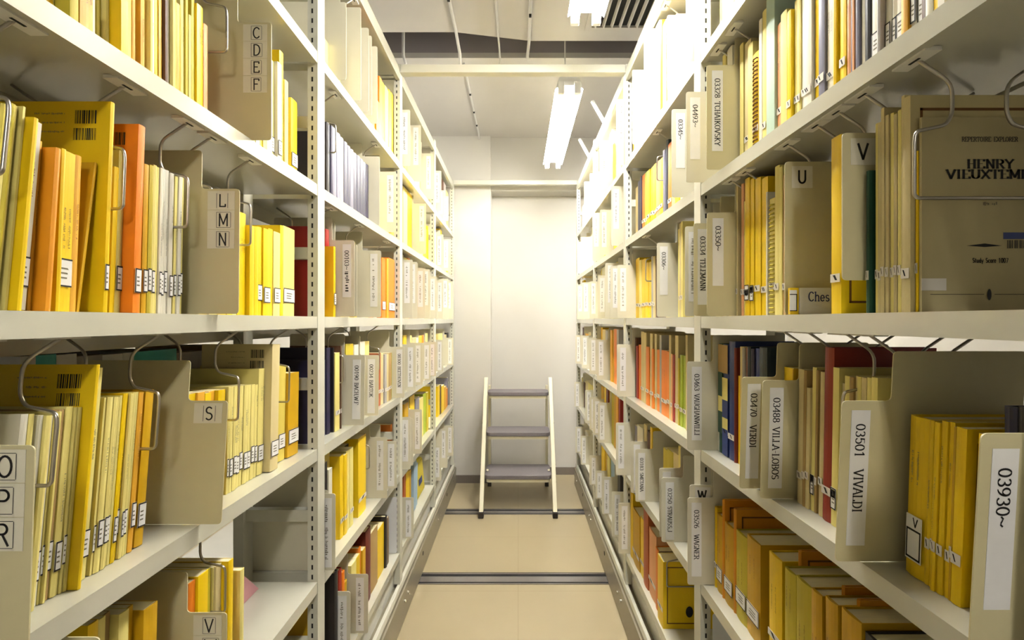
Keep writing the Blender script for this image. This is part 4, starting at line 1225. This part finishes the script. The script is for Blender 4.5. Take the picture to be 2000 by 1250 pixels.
seg('R', 'B', 1236, "Y1243,507,r Y1249,503,r C1254,507,r Y1261,505,r Y1267,512,r Y1273,510,r Q1277,500,r T1281,500,r D1284,505", 'in the yellow row left of plate 03306', jit=.003)
plate('R', 'B', 1283, 475, 'pale divider plate marked 03306 right of the yellow row', text='03306~', p=.02)
seg('R', 'B', 1300, "C1308 T1316", 'hidden behind the 03306 plate', z=.2)
seg('R', 'B', 1322, "C1328,445,r T1331,436,r C1335,432,r", 'between the 03306 and 03334 plates', s=.025)
plate('R', 'B', 1338, 443, 'pale grey divider plate left of the 03334 plate', p=.02)
plate('R', 'B', 1355, 437, 'pale divider plate marked 03334 across the first right post', text='03334 TELEMANN', p=.034)
seg('R', 'C', 1240, "D1244,660 R1247,676 O1252,674 T1258,648,r T1263,650 O1269,678,r T1274,652,r O1278,682,r T1282,653,r O1288,684,r Q1292,655 O1303,686,rt O1308,688,r T1312,655 P1315,692,r R1319,694 T1325,656,r V1328,700,r L1333,694,r L1340,696,r T1344,655", 'in the orange and green row, right side', jit=.003)
plate('R', 'C', 1342, 707, 'beige divider plate marked 03463 across the first right post', text='03463 VAUGHANWILLI', p=.038)
seg('R', 'D', 1240, "S1246,835 W1257,838 T1263,832 D1270,846,h Y1274,836", 'above the 03183 plate', s=.03, jit=.003)
plate('R', 'D', 1232, 863, 'beige divider plate peeping out behind the 03183 plate', p=.03)
plate('R', 'D', 1241, 878, 'beige divider plate marked 03183 in the second right bay', text='03183 SMETANA', p=.034)
seg('R', 'D', 1294, "V1305,883 V1316,885 T1326,890 C1336,878 O1350,918,h", 'around the 03250 plate', s=.05, jit=.003)
plate('R', 'D', 1288, 915, 'beige divider plate just behind the 03250 plate', p=.03)
plate('R', 'D', 1292, 934, 'beige divider plate marked 03250 in the second right bay', text='03250 STRAUSS,J', p=.034)
seg('R', 'E', 1228, "Y1237,960,h G1250,1010,rh Y1258,1020,r F1267,1000,h P1281,1050,hr O1288,1078,h H1293,1085,hr", 'in the worn mustard row, right bottom shelf', s=.02, jit=.003)
def emblem(o_):
    q_ = MB(); q_.prism([(.012 * cos(t * pi / 8), .018 * sin(t * pi / 8)) for t in range(16)], lambda a, b, h: (.085 + a, -.0006 - h, .055 + b), 0, .0002)
    q_.build('oval_emblem', M['ink'], o_)
seg('R', 'E', 1291, "Y1303,1098,frp", 'with brown frame, facing the aisle on the right bottom shelf', s=.02, post=emblem)
for row, xc, ph in (('A', 1285, 'over the many-coloured row'), ('A0', 1298, 'behind the white stepped plates'), ('B', 1262, 'over the yellow row'), ('E', 1306, 'before the framed yellow book')):
    hanger('R', row, xc, 'bent wire divider ' + ph + ', second right bay')

# ================================================================== RIGHT, third and farthest bays
for row, xt, yt, lab in (
        ('A0', 1204, 194, 'white labelled plate with letter C high on the third right bay'), ('A0', 1171, 275, 'beige plate on the third right bay top shelf'), ('A0', 1152, 339, 'white plate, first on the farthest right bay top shelf'), ('A0', 1141, 355, 'white plate, second on the farthest right bay top shelf'),
        ('A', 1194, 364, 'white labelled plate on the third right bay second shelf'), ('A', 1172, 410, 'pale plate, second on the third right bay second shelf'), ('A', 1157, 416, 'pale plate, third on the third right bay second shelf'), ('A', 1136, 463, 'white plate on the farthest right bay second shelf'), ('A', 1128, 473, 'white plate at the end of the right second shelf'),
        ('B', 1206.01, 518, 'pale labelled plate across the second right post at eye level'), ('B', 1192, 520, 'pale plate, first left of the second right post at eye level'), ('B', 1182, 514, 'pale plate, second left of the second right post at eye level'), ('B', 1168, 538, 'pale plate, third left of the second right post at eye level'), ('B', 1150, 550, 'pale plate, first at eye level in the farthest right bay'), ('B', 1137, 552, 'pale plate, second at eye level in the farthest right bay'), ('B', 1127, 556, 'pale plate, last at eye level in the farthest right bay'),
        ('C', 1205, 673, 'pale labelled plate across the second right post, fourth shelf'), ('C', 1166, 664, 'beige plate with violet label on the third right bay fourth shelf'), ('C', 1150, 660, 'beige labelled plate left of the violet label, fourth shelf'), ('C', 1136, 656, 'pale plate, first on the farthest right bay fourth shelf'), ('C', 1124, 655, 'pale plate, last on the farthest right bay fourth shelf'),
        ('D', 1203, 826, 'beige labelled plate across the second right post, fifth shelf'), ('D', 1168, 787, 'beige labelled plate, first on the third right bay fifth shelf'), ('D', 1158, 780, 'beige labelled plate, second on the third right bay fifth shelf'), ('D', 1150, 776, 'beige labelled plate, third on the third right bay fifth shelf'), ('D', 1143, 762, 'beige labelled plate, fourth on the third right bay fifth shelf'), ('D', 1122, 746, 'pale labelled plate on the farthest right bay fifth shelf'),
        ('E', 1208, 983, 'beige labelled plate across the second right post, bottom shelf'), ('E', 1195, 961, 'beige plate, first left of the post plate on the bottom shelf'), ('E', 1176, 932, 'beige labelled plate, second left of the post plate on the bottom shelf'), ('E', 1163, 920, 'beige labelled plate, third left of the post plate on the bottom shelf'), ('E', 1150, 890, 'beige labelled plate, fourth left of the post plate on the bottom shelf'), ('E', 1134, 852, 'pale plate on the farthest right bay bottom shelf'), ('E', 1124, 834, 'pale plate at the end of the right bottom shelf')):
    plate('R', row, xt, yt, lab, p={1206.01: .037, 1205: .04, 1203: .044, 1208: .033}.get(xt, .03), group='labelled plates in the far right bays')
seg('R', 'A0', 1165, "C1172 W1178 C1184 W1190 C1197,250 Y1204,270 W1212", 'on the top shelf of the third right bay', z=.22, **FAR)
seg('R', 'A0', 1132, "W1137 W1142 W1147 W1152 W1157", 'on the top shelf of the farthest right bay', z=.21, **FAR)
seg('R', 'A', 1165, "C1170 T1175 C1180 Y1186,415 A1192,415 C1200 Y1206 C1212", 'on the second shelf of the third right bay', z=.21, **FAR)
seg('R', 'A', 1132, "W1137 C1142 W1147 C1152 W1157", 'on the second shelf of the farthest right bay', z=.21, **FAR)
seg('R', 'B', 1165, "B1171,528 C1177,520 W1183,515 T1190 C1198 V1212,508", 'at eye level in the third right bay', z=.22, **FAR)
seg('R', 'B', 1132, "Y1140,547 W1145 C1150 T1157", 'at eye level in the farthest right bay', z=.21, **FAR)
seg('R', 'C', 1165, "T1169,645 Y1173,642 G1177,640 T1183,644 Q1188,646 T1193,644 A1197,645 G1200,644 O1206,643 Q1210,644", 'on the fourth shelf of the third right bay', **FAR)
seg('R', 'C', 1132, "T1136,640 D1140,640 P1144,652 A1150,652 T1156,650", 'on the fourth shelf of the farthest right bay', **FAR)
seg('R', 'D', 1165, "L1171,752 V1175,754 G1180,756 Y1185,758 X1189,762 G1193,764 V1199,768 G1204,772 A1208,776 R1211,780", 'in the mustard-olive row, third right bay', **FAR)
seg('R', 'D', 1132, "C1138 D1143,748 T1149 C1156", 'on the fifth shelf of the farthest right bay', z=.22, **FAR)
seg('R', 'E', 1165, "V1168,850 A1173,856 D1176,862 Y1182,872 G1187,876 C1192,895 Z1206,905 K1211,920", 'behind low plates of the third right bay', **FAR)
seg('R', 'E', 1132, "Q1138 C1144 W1150 T1156", 'on the bottom shelf of the farthest right bay', z=.18, **FAR)

place_books()
